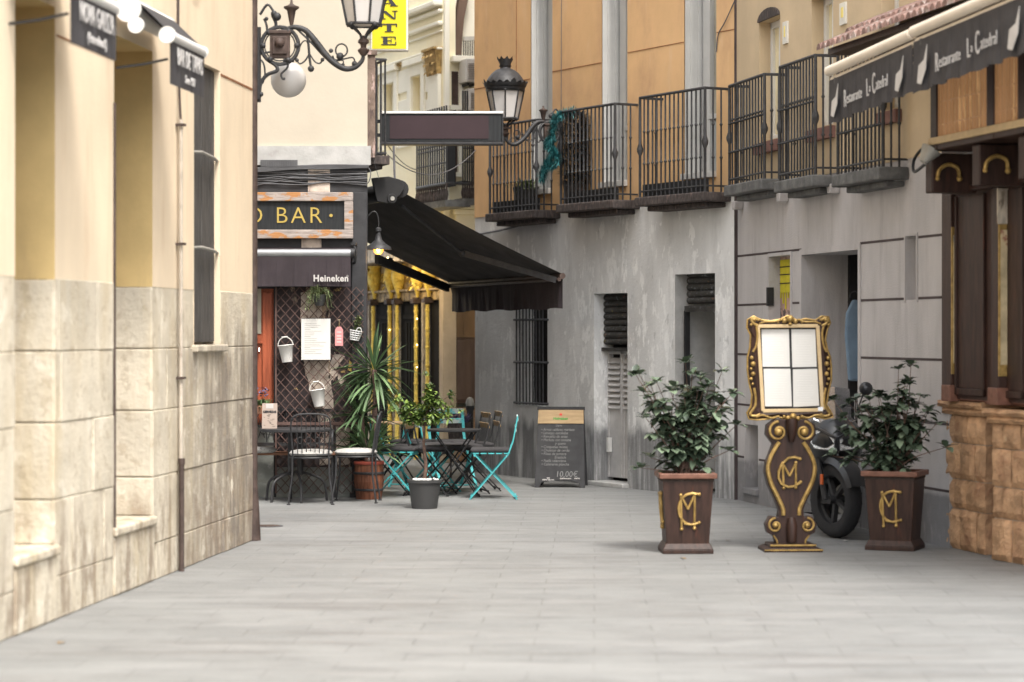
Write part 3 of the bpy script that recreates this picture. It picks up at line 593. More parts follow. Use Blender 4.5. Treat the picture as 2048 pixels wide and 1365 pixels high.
for (px0,px1) in ((796,824),(848,862)):
    for py in (140,200,250): h=WD.rect(px0,px1,py,py+46); g.box(h[0],h[1],-.02,0,h[2],h[3])
g.build('raised_panel',K['yellowlight'],Dg,bevel=.01)
# pilaster with capital
hp=WD.rect(862,883,147,430); g=MB(); g.box(hp[0],hp[1],-.05,0,hp[2],hp[3]); g.build('pilaster',K['yellowlight'],Dg,bevel=.01)
zc0,zc1=WD.Z(870,147,-.1),WD.Z(870,98,-.1); g=MB(); g.frustum((hp[1]-hp[0])/2,.04,zc0,(hp[1]-hp[0])/2+.03,.07,zc1,cx=(hp[0]+hp[1])/2,cy=-.02)
random.seed(5)
for i in range(7):
    for j in range(3):
        x=hp[0]+(hp[1]-hp[0])*(i+.5)/7; z=zc0+(zc1-zc0)*(j+.3)/3; g.leaf((x,-.07-.015*j,z),(random.uniform(-.2,.2),-.5,1),.09,.06,1.2)
g.box(hp[0]-.04,hp[1]+.04,-.12,0,zc1,zc1+.03); g.build('capital',K['yellowcap'],Dg)
# right-hand bay (px 885..950) set nearly frontal
P2=Vector((-.8625,30,0)); P3=Vector((.1,30.35,0)); WE=Wall(P2,P3); ME=Matrix.Translation(P2)@Matrix.Rotation(WE.ang,4,'Z'); MI=(Matrix.Translation(WD.a)@Matrix.Rotation(WD.ang,4,'Z')).inverted()@ME
XE=WE.len
g=MB(MI); ha=(WE.X(913),XE,WE.Z(930,113),HD-1); hb=WE.rect(903,917,143,212); hc=WE.rect(899,915,285,345)
holes_wall(g,0,XE,WE.Z(900,545),HD,[(WE.X(911),XE-.01,WE.Z(930,113),7),hb,hc]); body(g,0,XE,6,HD,left=False); g.build('right_bay_wall',K['yellowwall'],Dg)
g=MB(MI); g.box(WE.X(911),XE-.01,.25,.3,3.5,7.5); g.build('bay_backing',K['yellowlight'],Dg)
g=MB(MI); poly=[(WE.X(911),WE.Z(930,113))]; 
pts_o=[(911,113),(912,60),(916,20),(924,-25),(940,-70)]; pts_i=[(950,-40),(936,5),(929,40),(926,75),(924,113)]
g.prism([(WE.X(a),WE.Z(a,b)) for a,b in pts_o]+[(WE.X(a),WE.Z(a,b)) for a,b in pts_i],.02,.12); g.build('arch_frame',K['browndoor'],Dg)
g=MB(MI); g.box(WE.X(886),WE.X(896),-.07,0,WE.Z(890,545),HD-1); g.box(WE.X(900),WE.X(950),-.12,0,WE.Z(930,114)-.08,WE.Z(930,114)); g.build('bay_trim',K['yellowlight'],Dg,bevel=.01)
g=MB(MI); 
for i in range(8): x=WE.X(923+3.6*i); g.tube([(x,-.08,WE.Z(930,113)),(x,-.08,WE.Z(930,80))],.007,5)
RL=g.build('upper_railing',K['iron'],Dg); g=MB(MI); g.bar((WE.X(922),-.08,WE.Z(930,80)),(XE,-.08,WE.Z(930,72)),.05,.05); g.build('rail_cap',K['signframe'],RL)
for h in (hb,hc):
    g=MB(MI); g.box(h[0],h[1],.02,.05,h[2],h[3]); 
    for i in range(14): z=h[2]+(h[3]-h[2])*i/14; g.box(h[0],h[1],.0,.02,z,z+.02)
    W_=g.build('slatted_shutter',K['shutter'],Dg); g=MB(MI); g.box(h[0]-.04,h[1]+.05,-.09,0,h[2]-.06,h[2]); g.box(h[1],h[1]+.05,-.06,0,h[2],h[3]); g.build('shutter_trim',K['yellowlight'],W_)
# balconies of the back building
for (W0,M0,l,r,t,b_) in ((WD,None,834,893,252,372),(WE,MI,926,962,215,365)):
    h=W0.rect(l,r,t,b_,-.3); M0=M0; g=MB(M0) if M0 else MB(); g.box(h[0]-.02,h[1]+.02,-.32,0,h[2]-.28,h[2]-.20); BL=g.build('balcony',K['slab'],Dg)
    g=MB(M0) if M0 else MB(); n=13 if M0 is None else 8
    for i in range(n+1): x=h[0]+(h[1]-h[0])*i/n; g.tube([(x,-.3,h[2]),(x,-.3,h[3]+.2)],.012,5)
    for k,z in enumerate((h[2]+.25,h[2]+.42,h[2]+.47,h[2]+.75)): g.tube([(h[0],-.3,z),(h[1],-.3,z)],.01,5)
    g.tube([(h[0],0,h[2]),(h[0],-.3,h[2]),(h[1],-.3,h[2]),(h[1],0,h[2])],.02,6); g.build('iron_grille',K['iron'],BL)
    g=MB(M0) if M0 else MB()
    for i in range(n+1): x=h[0]+(h[1]-h[0])*i/n; g.lathe([(.014,h[2]-.2),(.026,h[2]-.13),(.012,h[2]-.06),(.018,h[2])],6,(x,-.3,0))
    g.build('baluster_row',K['slabwood'],BL)
    if 1: 
        g=MB(M0) if M0 else MB(); g.box(h[0]+.3,h[1]-.5 if M0 is None else h[1],-.01,0,h[2],h[3]+.2); g.build('balcony_door',K['darkvoid'],Dg)
# air conditioners
def aircon(px0,px1,py0,py1,label):
    h=WE.rect(px0,px1,py0,py1,-.3); T=thing('air_conditioner',label,'air conditioner',WE.W(h[0],-.32,h[2]),WE.ang,'air conditioners on the back building')
    g=MB(); w_,hh=h[1]-h[0],h[3]-h[2]; g.box(0,w_,0,.28,0,hh); g.build('casing',K['acwhite'],T,bevel=.01)
    g=MB(); 
    for i in range(9): z=hh*.12+i*hh*.08; g.box(.03,w_*.8,-.012,0,z,z+hh*.03)
    g.build('grille',K['acgrille'],T)
    g=MB(); g.bar((.05,.05,-.02),(.05,.3,-.02),.03,.03); g.bar((w_-.05,.05,-.02),(w_-.05,.3,-.02),.03,.03); g.build('wall_bracket',K['iron'],T)
aircon(931,962,118,165,'pale air conditioner hung high on the yellow building, upper of two'); aircon(936,966,178,222,'pale air conditioner above the black sign, lower of two')
# ground floor : sand pillar, brown door
g=MB(MI); g.box(WE.X(878),WE.X(905),-.16,0,0,WE.Z(890,540)); g.box(WE.X(878),WE.X(905),-.18,-.16,0,.62); g.build('stone_pillar',K['sandpillar'],Dg,bevel=.01)
g=MB(MI); g.box(WE.X(905),XE,-.05,0,WE.Z(925,807),WE.Z(925,675)); g.box(WE.X(910),WE.X(940),-.07,-.05,WE.Z(925,800),WE.Z(925,682)); g.build('lower_door_panel',K['browndoor'],Dg,bevel=.005)
g=MB(MI); g.box(WE.X(905),XE,-.04,0,WE.Z(925,675),WE.Z(925,540)); g.box(WE.X(924.5),WE.X(926.5),-.055,-.04,WE.Z(925,672),WE.Z(925,545)); g.box(WE.X(905),XE,-.06,-.04,WE.Z(925,675),WE.Z(925,671)); g.build('upper_door_panel',K['browndoor2'],Dg)
g=MB(MI); 
for j in range(5):
    for i in range(3): g.box(WE.X(905)+i*.17+.004,WE.X(905)+(i+1)*.17-.004,-.09-.01*((i+j)%2),0,j*.135+.003,(j+1)*.135-.003)
g.build('stone_footing',K['pierstone'],Dg,bevel=.01)
g=MB(MI); g.box(WE.X(905),XE+.3,-.1,0.01,WE.Z(925,430),WE.Z(925,420)); g.box(WE.X(910),XE+.3,-.05,0,WE.Z(925,470),WE.Z(925,430)); g.box(-.1,XE+.3,-.2,0,WE.Z(925,419),WE.Z(925,403)); g.build('shop_fascia_moulding',K['yellowlight'],Dg,bevel=.01)
# gilded shopfront
zt=WD.Z(810,600); zf=WD.Z(810,585); zk=WD.Z(810,520)
g=MB(); g.box(XD-4.6,XD-.02,.06,.12,0,zt+.6); g.build('shop_backing',K['darkvoid'],Dg)
g=MB(); g.box(XD-4.6,XD,-.05,.06,zt-.02,zt+.10); g.box(XD-4.6,XD,-.02,.06,zt+.1,zk); g.box(XD-4.6,XD,-.10,.06,zt+.10,zt+.13); g.build('shop_frieze',K['shopwood'],Dg,bevel=.01)
g=MB()
n=14; x0=WD.X(732)-.3; x1=WD.X(832)
for i in range(n):
    t0,t1=i/n,(i+1)/n; a=x0+(x1-x0)*t0; b_=x0+(x1-x0)*t1; za=zk+.06+.10*(1-t0**3); zb=zk+.06+.10*(1-t1**3)
    g.add([(a,-.3,zk),(b_,-.3,zk),(b_,-.3,zb),(a,-.3,za),(a,0,zk),(b_,0,zk),(b_,0,zb),(a,0,za)],[(0,1,2,3),(3,2,6,7),(0,4,5,1),(1,5,6,2)])
g.box(x0,x1,-.33,0,zk-.03,zk); g.build('shop_canopy',K['agedpost'],Dg)
cols=[733.5,752,785,800,838,861]
for px in cols:
    x=WD.X(px,-.06); g=MB(); pr=[(.03,0),(.03,.5),(.022,.52)]; z=.55
    while z<zt-.12: pr+=[(.024,z),(.024,z+.17),(.031,z+.175),(.031,z+.195),(.024,z+.2)]; z+=.23
    pr+=[(.024,zt-.06)]; g.lathe(pr,10,(x,-.10,0)); CO=g.build('column',K['yellowcol'],Dg)
    g=MB(); g.lathe([(.028,zt-.07),(.045,zt-.04),(.05,zt),(.05,zt+.02)],8,(x,-.10,0)); g.box(x-.055,x+.055,-.16,-.04,zt-.055,zt+.0); g.build('dark_capital',K['ironbrown'],CO)
    g=MB(); g.lathe([(.02,zt+.02),(.03,zt+.08),(.075,zt+.2),(.10,zt+.3),(.09,zt+.37),(.06,zt+.42),(.10,zt+.46)],9,(x,-.08,0)); random.seed(int(px))
    for i in range(26): a=random.uniform(0,6.28); zz=zt+random.uniform(.14,.45); g.leaf((x+.07*math.cos(a),-.1+.06*math.sin(a),zz),(math.cos(a),math.sin(a),random.uniform(-1,1)),.07,.035,.5)
    g.build('leafy_bracket',K['yellowcol'],CO)
for px in (742,792,850):
    x=WD.X(px,-.02); g=MB(); g.box(x-.03,x+.03,-.06,.04,0,zt-.03); g.build('pale_post',K['agedpost'],Dg,bevel=.006)
for (a,b_) in ((758,779),(806,832)):
    g=MB(); x0,x1=WD.X(a),WD.X(b_); g.box(x0,x1,.03,.06,0,zt-.05); g.box(x0,x1,.0,.06,zt-.25,zt-.2)
    for i in range(4): g.box(x0+(x1-x0)*(.12+.22*i),x0+(x1-x0)*(.22+.22*i),.015,.03,.3,zt-.3)
    g.build('dark_shop_door',K['darkvoid'],Dg)
    g=MB(); xm=(x0+x1)/2
    for i in range(9): xx=xm-.13+.033*i; g.box(xx-.010,xx+.006,-.03,-.02,zt+.22,zt+.36)
    g.build('orange_fluting',K['gold'],Dg)
for (px,py) in ((808,516),(760,517),(834,638),(834,690),(834,735),(758,700),(779,660)):
    h=WD.uv(px,py,-.12); g=MB(); g.sphere((h[0],-.12 if py>600 else -.34,h[1]),.009,6); g.build('fairy_bulb',K['filament'],Dg)
for px in (770,822):
    pl_=bpy.data.lights.new('shop_glow','POINT'); pl_.energy=5; pl_.color=(1,.74,.35); pl_.shadow_soft_size=.15; po=bpy.data.objects.new('shop_glow',pl_); sc.collection.objects.link(po); po.parent=Dg; po.location=(WD.X(px,-.6),-.6,2.35)
T=thing('drain_cover','small dark round drain cover set in the paving near the left building corner','drain cover',gnd(536,1053))
g=MB(); g.lathe([(.10,.002),(.10,.006),(.085,.008)],28); g.build('iron_lid',K['ironbrown'],T); g=MB(); g.lathe([(.10,.001),(.125,.001),(.125,.005),(.10,.005)],28); g.build('rim',K['greycable'],T)
# ================================================================ ORANGE BUILDING
WO=Wall(gnd(950,945),gnd(1475,1000)); XO=WO.len
O=thing('orange_building','orange rendered building with tall pale windows over a peeling grey ground floor, centre right','building',WO.a,WO.ang)
ZS=2.93
gw=WO.rect(1037,1095,560,812); gd=(WO.X(1188),WO.X(1255),0.03,WO.Z(1222,587)); ge=(WO.X(1350),WO.X(1430),0.03,WO.Z(1390,548))
g=MB(); holes_wall(g,0,XO,0,ZS,[gw,gd,ge]); body(g,0,XO,7,9,skew=.0)
g.build('ground_floor_wall',K['graywall'],O)
uw=[(WO.X(1063),WO.X(1106),ZS+.22,5.7),(WO.X(1205),WO.X(1256),ZS+.22,5.7),(WO.X(1370),WO.X(1434),ZS+.22,5.7)]
g=MB(); holes_wall(g,0,XO,ZS,9,uw,y=-.008); g.quad((0,-.008,ZS),(0,-.008,9),(0,3,9),(0,3,ZS)) ; g.quad((0,-.008,ZS),(0,.0,ZS),(XO,0,ZS),(XO,-.008,ZS)); g.build('upper_wall',K['orange'],O)
g=MB(); 
for (a,b_,pa,z) in ((950,1062,1000,WO.Z(1000,170)),(1107,1204,1150,WO.Z(1150,136)),(1257,1369,1310,WO.Z(1310,96)),(1435,1474,1455,WO.Z(1455,62))):
    g.box(WO.X(a),WO.X(b_),-.012,-.006,z-.004,z+.004)
g.box(WO.X(1034),WO.X(1034)+.008,-.012,-.006,ZS,7)
g.build('scored_line',K['orangeline'],O)
for h in uw:
    g=MB(); reveal(g,h,.24,0,0); g.box(h[0]-.0,h[1],.24,.3,h[2],h[3]); W_=g.build('window',K['winwhite'],O)
    # folded inner shutters on the far jamb and the casement
    g=MB()
    for i in range(2): g.box(h[0]+.0,h[0]+.012,.06+.09*i,.10+.09*i,h[2]+.05,h[3])
    for i in range(3): x=h[0]+.02+i*.055; g.box(x,x+.045,.20-.012*i,.24,h[2],h[3])
    g.box(h[1]-.06,h[1],.16,.24,h[2],h[3]); g.build('folded_leaves',K['winwhite'],W_,bevel=.003)
    zl=h[2]+.62; g=MB(); g.box(h[0]+.16,h[1]-.05,.20,.24,h[2]+.06,zl-.06); g.build('lower_panel',K['wingray'],W_)
    g=MB(); g.box(h[0]+.18,h[1]-.07,.225,.238,zl,h[3]); g.build('pane',K['glass'],W_)
    g=MB(); g.box(h[0]+.15,h[1]-.03,.17,.24,zl-.05,zl); g.box(h[0],h[1],-.06,.2,h[2]-.03,h[2]+.03); g.build('window_rail',K['winwhite'],W_,bevel=.004)
# barred window
g=MB(); reveal(g,gw,.22,0,0,back=False); W_=g.build('barred_window',K['graywall'],O); g=MB(); g.box(gw[0],gw[1],.2,.22,gw[2],gw[3]); g.build('pane',K['darkvoid'],W_)
g=MB(); nb=9
for i in range(nb): x=gw[0]+.03+(gw[1]-gw[0]-.06)*i/(nb-1); g.tube([(x,-.04,gw[2]+.01),(x,-.045,gw[3])],.010,6)
for z in (gw[2]+.03,WO.Z(1066,725),WO.Z(1066,640),gw[3]-.05): g.tube([(gw[0]-.03,.02,z),(gw[0]-.02,-.045,z),(gw[1]+.01,-.045,z),(gw[1]+.02,.02,z)],.014,6)
g.build('iron_bars',K['iron'],W_)
# louvred door under a roller shutter
g=MB(); reveal(g,gd,.28,0,0,bottom=False); D=g.build('louvred_doorway',K['graywall'],O)
def shutter(mb,x0,x1,y,z0,z1):
    z=z0
    while z<z1-.02:
        mb.add([(x0,y+.01,z),(x1,y+.01,z),(x1,y-.012,z+.018),(x0,y-.012,z+.018),(x1,y-.016,z+.036),(x0,y-.016,z+.036),(x1,y-.006,z+.058),(x0,y-.006,z+.058),(x1,y+.01,z+.066),(x0,y+.01,z+.066)],[(0,1,2,3),(3,2,4,5),(5,4,6,7),(7,6,8,9)]); z+=.066
    mb.box(x0,x1,y+.01,y+.02,z0,z1)
zs=WO.Z(1225,690); g=MB(); shutter(g,gd[0]+.02,gd[1],.12,zs,gd[3]); g.box(gd[0],gd[1],.09,.15,zs-.07,zs-.03); g.build('roller_shutter',K['rollshut'],D)
g=MB(); g.box(gd[0],gd[1],.24,.28,0,gd[3]); g.build('backing',K['darkvoid'],D)
lx0=WO.X(1214,.17); lm=WO.X(1244,.17); g=MB(); zt=zs-.05; zb=.08; zm=WO.Z(1225,818)
for (a,b_) in ((lx0,lm-.01),(lm+.0,gd[1])):
    g.box(a,a+.035,.17,.21,zb,zt); g.box(b_-.03,b_,.17,.21,zb,zt); g.box(a,b_,.17,.21,zt-.05,zt); g.box(a+.03,b_-.03,.18,.20,zb,zm); 
    z=zm+.02
    while z<zt-.06: g.add([(a+.03,.155,z-.025),(b_-.03,.155,z-.025),(b_-.03,.20,z+.03),(a+.03,.20,z+.03),(a+.03,.16,z-.032),(b_-.03,.16,z-.032),(b_-.03,.205,z+.022),(a+.03,.205,z+.022)],[(0,1,2,3),(7,6,5,4),(0,4,5,1),(3,2,6,7)]); z+=.06
g.build('louvred_leaf',K['louver'],D,bevel=.003)
g=MB(); g.box(gd[0]-.02,gd[1]+.02,-.08,.28,0,.045); g.build('door_step',K['beam'],D,bevel=.006)
g=MB(); g.box(WO.X(1213,.1),WO.X(1213,.1)+.03,.1,.15,.35,.5); g.build('letter_box',K['white'],D)
# open doorway with half rolled shutter
g=MB(); reveal(g,ge,.75,0,0,bottom=False,back=True); D=g.build('open_doorway',K['beam'],O)
zs=WO.Z(1400,622); g=MB(); shutter(g,ge[0]+.08,ge[1],.10,zs+.07,ge[3]); g.box(ge[0]+.08,ge[1],.06,.13,zs-.01,zs+.05); g.build('roller_shutter',K['rollshut'],D)
g=MB(); g.box(ge[0]+.07,ge[0]+.09,.06,.12,0,zs); g.build('shutter_rail',K['black'],D)
# cable along the slab line and down the upper wall
g=MB(); pts=[(WO.X(px),-.02,WO.Z(px,py)) for px,py in ((955,470),(1000,462),(1040,452),(1075,440),(1130,420),(1200,408),(1262,410),(1275,400),(1300,398),(1400,392),(1474,385))]
g.tube(smoothline(pts,5),.012,5); g.tube([(WO.X(1125),-.02,WO.Z(1125,420)),(WO.X(1126),-.02,WO.Z(1126,0))],.004,4); g.tube(smoothline([(WO.X(1474),-.02,WO.Z(1474,0)),(WO.X(1455),-.03,WO.Z(1455,45)),(WO.X(1440),-.02,WO.Z(1440,70)),(WO.X(1436),-.02,WO.Z(1436,105))],6),.006,5); g.build('wall_cable',K['greycable'],O)
def balcony(W,par,pl,pr,prr,ytop,ybot,off,slabm,nb,slab_t=.09,wavy=False,name='balcony',pyl=None):
    x0,x1=W.X(pl,-off),W.X(pr,-off); zt=W.Z(pr,ytop,-off); zb=W.Z(pr,ybot,-off)
    s=MB(); s.box(x0-.03,x1+.04,-off-.05,0,zb-slab_t,zb); s.box(x0+.05,x1-.05,-off+.05,0,zb-slab_t-.05,zb-slab_t); BL=s.build(name,slabm,par,bevel=.012)
    g=MB(); H=zt-zb
    def bal(x,y,thick=False):
        r=.009; pr_=[(r,zb),(r,zb+H*.32),(r*1.9,zb+H*.335),(r,zb+H*.35),(r,zb+H*.64),(r*1.9,zb+H*.655),(r,zb+H*.67),(r,zt)]
        if thick: pr_=[(.014,zb),(.014,zb+H*.42),(.03,zb+H*.46),(.032,zb+H*.49),(.016,zb+H*.54),(.014,zt)]
        g.lathe(pr_,6,(x,y,0))
    for i in range(nb+1): bal(x0+(x1-x0)*i/nb,-off,i in (0,nb))
    m=3
    for i in range(1,m): 
        bal(x1,-off*(m-i)/m); bal(x0,-off*(m-i)/m)
    g.tube([(x0,0,zt),(x0,-off,zt),(x1,-off,zt),(x1,0,zt)],.015,6); g.tube([(x0,0,zb+.06),(x0,-off,zb+.06),(x1,-off,zb+.06),(x1,0,zb+.06)],.010,6)
    if wavy:
        for zz in (.33,.62): 
            for s_ in range(2): g.tube([(x0+(x1-x0)*i/(nb*2),-off-.012+.024*((i+s_)%2),zb+H*zz) for i in range(nb*2+1)],.008,5)
    g.build('railing',K['iron'],BL)
    if not wavy:
        g=MB(); g.box(x0,x1,-off+.03,-off+.045,zb,zb+.13); g.build('kick_board',K['black'],BL)
    return x0,x1,zb,zt
bo=.28
balcony(WO,O,980,1073,1118,240,420,bo,K['slabwood'],13); b2=balcony(WO,O,1122,1230,1272,208,400,bo,K['slabwood'],14); balcony(WO,O,1280,1410,1455,176,384,bo,K['slabwood'],15)
# ================================================================ GREY / BEIGE BUILDING
WR=Wall(gnd(1475,1000),gnd(1893,1095)); XR=WR.len; XR1=XR+7.6
G=thing('granite_building','building with grey scored ground floor, dark doorway and beige upper storey, on the right','building',WR.a,WR.ang)
hd=(WR.X(1605),WR.X(1718),0.02,WR.Z(1662,505)); hs=(WR.X(1540),WR.X(1583),WR.Z(1560,700),WR.Z(1562,512)); hl=WR.rect(1490,1516,850,982); ht=WR.rect(1812,1834,472,600)
ZG=2.96
g=MB(); holes_wall(g,0,XR+.05,0,ZG,[hd,hs,hl,ht]); body(g,0,XR+.05,6,9); g.build('ground_floor_wall',K['granite'],G)
g=MB()
for z in (2.34,1.87,1.40,.92,.42):
    segs=[(0,XR+.05)]
    for h in (hd,hs,hl,ht):
        if h[2]<z<h[3]+(.1 if h is hd else 0):
            n=[]
            for a,b_ in segs:
                if b_<=h[0] or a>=h[1]: n.append((a,b_))
                else: n+= [(a,h[0]-.03),(h[1]+.03,b_)]
            segs=n
    for a,b_ in segs:
        if b_>a: g.box(a,b_,-.002,.001,z-.010,z+.010)
g.box(-.006,.006,-.002,0,0,ZG); g.build('groove',K['groove'],G)
g=MB(); reveal(g,hd,.42,0,0,bottom=False); e=.05; g.box(hd[0]-e,hd[0],-.012,0,0,hd[3]+e); g.box(hd[1],hd[1]+e,-.012,0,0,hd[3]+e); g.box(hd[0],hd[1],-.012,0,hd[3],hd[3]+e); D=g.build('doorway',K['granite'],G)
g=MB(); q=(hd[0],hd[1],0,hd[3]); g.quad((hd[0],.42,0),(hd[0],.42,hd[3]),(hd[0],2.4,hd[3]),(hd[0],2.4,0)); g.quad((hd[1],.42,hd[3]),(hd[1],.42,0),(hd[1],2.4,0),(hd[1],2.4,hd[3])); g.quad((hd[0],2.4,0),(hd[1],2.4,0),(hd[1],2.4,hd[3]),(hd[0],2.4,hd[3])); g.quad((hd[0],.42,hd[3]),(hd[1],.42,hd[3]),(hd[1],2.4,hd[3]),(hd[0],2.4,hd[3])); g.build('dark_passage',K['darkvoid'],D)
g=MB(); g.box(hd[0],hd[0]+.04,.42,.50,0,hd[3]); g.build('door_frame',K['black'],D)
g=MB(); reveal(g,hs,.14,0,0); e=.03; g.box(hs[0]-e,hs[0],-.015,0,hs[2],hs[3]+e); g.box(hs[1],hs[1]+e,-.015,0,hs[2],hs[3]+e); g.box(hs[0],hs[1],-.015,0,hs[3],hs[3]+e); W_=g.build('narrow_shutter_window',K['granite'],G)
g=MB(); g.box(hs[0],hs[1],.10,.14,hs[2],hs[3]); g.build('peeling_panel',mat('pink_peeling_poster',(.45,.3,.25),.9,amt=.15,layers=[((.07,.06,.06),7,(1,1,1),.55,.6,.9),((.6,.5,.45),5,(1,1,1),.52,.6,.8)]),W_)
z1=WR.Z(1562,585); g=MB(); g.box(hs[0]+.02,hs[1]-.02,.09,.098,z1,hs[3]-.03); 
for i in range(9): x=hs[0]+.03+(hs[1]-hs[0]-.06)*i/8; g.box(x-.012,x+.012,.09,.098,z1-.05*(1+(i*7)%3),z1)
g.build('yellow_remnant_paint',mat('yellow_remnant',(.55,.48,.03),.8,amt=.15,layers=[((.12,.1,.03),9,(3,1,.7),.6,.64,.8)]),W_)
g=MB(); 
for z in (hs[3]-.1,hs[3]-.17,hs[3]-.25): g.box(hs[0]+.02,hs[1]-.02,.084,.09,z,z+.008)
g.box(hs[0]-.02,hs[0]+.02,-.03,.03,z1-.12,z1+.05); g.build('hinge_and_bars',K['black'],W_)
g=MB(); reveal(g,hl,.25,0,0,back=False); g.box(hl[0],hl[1],.25,.27,hl[2],hl[3]); g.box(hl[0]-.03,hl[1]+.03,-.03,.2,hl[2]-.03,hl[2]+.02); g.build('low_niche',K['granite'],G)
g=MB(); reveal(g,ht,.12,0,0); g.box(ht[0],ht[1],.12,.14,ht[2],ht[3]); e=.02; g.box(ht[0]-e,ht[0],-.01,.0,ht[2]-e,ht[3]+e); g.box(ht[1],ht[1]+e,-.01,0,ht[2]-e,ht[3]+e); g.box(ht[0],ht[1],-.01,0,ht[3],ht[3]+e); g.build('slot_niche',K['granite'],G)
ru=[(WR.X(1520),WR.X(1562),ZG+.42,WR.Z(1541,38)),(WR.X(1625),WR.X(1668),ZG+.42,WR.Z(1646,-10)),(WR.X(1765),WR.X(1800),ZG+.42,5.6)]
g=MB(); holes_wall(g,0,XR1,ZG,9,ru,y=-.008); g.quad((0,-.008,ZG),(0,0,ZG),(XR1,0,ZG),(XR1,-.008,ZG)); g.build('upper_wall',K['beige'],G)
g=MB(); g.box(-.01,0.0,-.03,.0,0,9); g.build('party_line_pipe',K['groove'],G)
for h in ru:
    g=MB(); reveal(g,h,.16,-.008,0,back=False); W_=g.build('window',K['beige'],G)
    g=MB(); 
    n=10; xm=(h[0]+h[1])/2; hw_=(h[1]-h[0])/2
    g.prism([(h[0],h[3]-.0)]+[(xm+hw_*math.cos(R(180-180*i/n)),h[3]+.10*math.sin(R(180*i/n))) for i in range(n+1)],-.03,-.010); g.build('arch_shadow_head',K['slabwood'],W_)  # dark prism stands for the arched shadow at the window head
    g=MB(); f=.06
    g.box(h[0],h[0]+f,.1,.16,h[2],h[3]); g.box(h[1]-f,h[1],.1,.16,h[2],h[3]); g.box(h[0],h[1],.1,.16,h[3]-f,h[3]); g.box(h[0],h[1],.1,.16,h[2],h[2]+f); xm=(h[0]+h[1])/2; g.box(xm-.03,xm+.03,.09,.16,h[2],h[3]); g.build('frame',K['white'],W_,bevel=.004)
    g=MB(); g.box(h[0]+f,h[1]-f,.13,.15,h[2]+f,h[3]-f); g.build('pane',K['glasswarm'],W_)
    g=MB(); g.box(h[0]-.03,h[1]+.06,-.06,.0,h[2]-.12,h[2]-.02); g.build('brick_sill',K['terracotta'],W_)
for (l,r,t,b_) in ((1570,1579,44,88),(1684,1696,6,50)):
    h=WR.rect(l,r,t,b_); g=MB(); g.box(h[0],h[1],-.025,-.008,h[2],h[3]); P_=g.build('plaque',K['signframe'],G); g=MB(); g.box(h[0]+.05,h[1]-.05,-.03,-.025,h[2]+.06,h[3]-.04); g.build('plaque_field',K['yplate'],P_)
for (a,b_,c_,yt,yb) in ((1459,1529,1557,149,358),(1560,1631,1671,111,350),(1676,1766,1801,72,334)):
    x0,x1,zb,zt=balcony(WR,G,a,b_,c_,yt,yb,.2,K['slab'],12,slab_t=.10,wavy=True)
for px in (1480,1570,1672,1800): x=WR.X(px); g=MB(); g.prism([(x,2.86),(x+.12,2.86),(x+.10,2.78),(x+.02,2.78)],-.09,0); g.build('stone_corbel',K['granite'],G,bevel=.01)
# a shirt hanging in the doorway
T=thing('hanging_shirt','blue grey shirt hanging inside the dark doorway','shirt',WR.W(WR.X(1709,.3),.3,0),0)
g=MB(); zz0,zz1=WR.Z(1700,762,.3),WR.Z(1700,600,.3)
pr=[(-.055,zz0),(.09,zz0),(.09,zz1-.2),(.07,zz1-.05),(.02,zz1),(-.02,zz1),(-.075,zz1-.12),(-.085,zz1-.3)]
g.prism(pr,-.03,.03); g.build('cloth',K['bluecloth'],T,bevel=.02)
g=MB(); g.tube(arc(0,zz1+.03,.04,.04,-60,200,10),.006,5); g.bar((-.06,0,zz1-.02),(.06,0,zz1-.02),.012,.012); g.build('hanger',K['iron'],T)
# ================================================================ RESTAURANT FRONT
Sf=thing('restaurant','carved dark wood restaurant front on rough orange sandstone piers with amber glass panels, far right','restaurant',WR.W(0,0,0),WR.ang)
x1p1=WR.X(1972,-.1)
def pier(A_,B_,wd_,dp,zt,seed):
    random.seed(seed); W_=Wall(A_,B_); MW=(Matrix.Translation(WR.a)@Matrix.Rotation(WR.ang,4,'Z')).inverted()@Matrix.Translation(W_.a)@Matrix.Rotation(W_.ang,4,'Z')
    PR=MB(MW); PR.box(.012,wd_-.012,.012,dp,0,zt-.1); PR.build('pale_mortar',K['piermortar'],Sf)
    hs_=[.30,.22,.27,.24]; z=0; r=0; g=MB(MW); gs=MB(MW@Matrix.Translation((wd_,0,0))@Matrix.Rotation(R(90),4,'Z')); gl=MB(MW@Matrix.Translation((0,dp,0))@Matrix.Rotation(R(-90),4,'Z'))
    while z<zt-.12:
        hh=min(hs_[r%4],zt-.1-z); x=0; first=True
        while x<wd_-.01:
            w1=min((.14 if r%2 else .26) if first else random.uniform(.2,.3),wd_-x); first=False
            if wd_-(x+w1)<.07: w1=wd_-x
            rough_block(g,x+.004,x+w1-.004,-random.uniform(0,.012),.08,z+.005,z+hh-.005,random.random(),.006,.04); x+=w1
        rough_block(gl,.004,dp-.085,-.0,.08,z+.005,z+hh-.005,random.random(),.005); rough_block(gs,.085,dp-.004,-.0,.08,z+.005,z+hh-.005,random.random(),.005)
        z+=hh; r+=1
    P_=g.build('sandstone_pier',K['pierstone'],Sf); gl.build('pier_side',K['pierstone'],P_); gs.build('pier_side',K['pierstone'],P_)
    g=MB(MW); rough_block(g,-.03,wd_+.03,-.035,dp,zt-.10,zt-.05,.8,.005); rough_block(g,-.055,wd_+.05,-.06,dp,zt-.048,zt,.9,.005); g.build('coping_course',K['pierstone'],Sf)
K['piermortar']=mat('pale_pink_mortar',(.42,.33,.26),.95,amt=.15,scale=12,bump=.5)
pA1=gnd(1893,1094); pB1=gnd(1970,1111); pier(pA1,pB1,(pB1-pA1).length,.5,1.10,1)
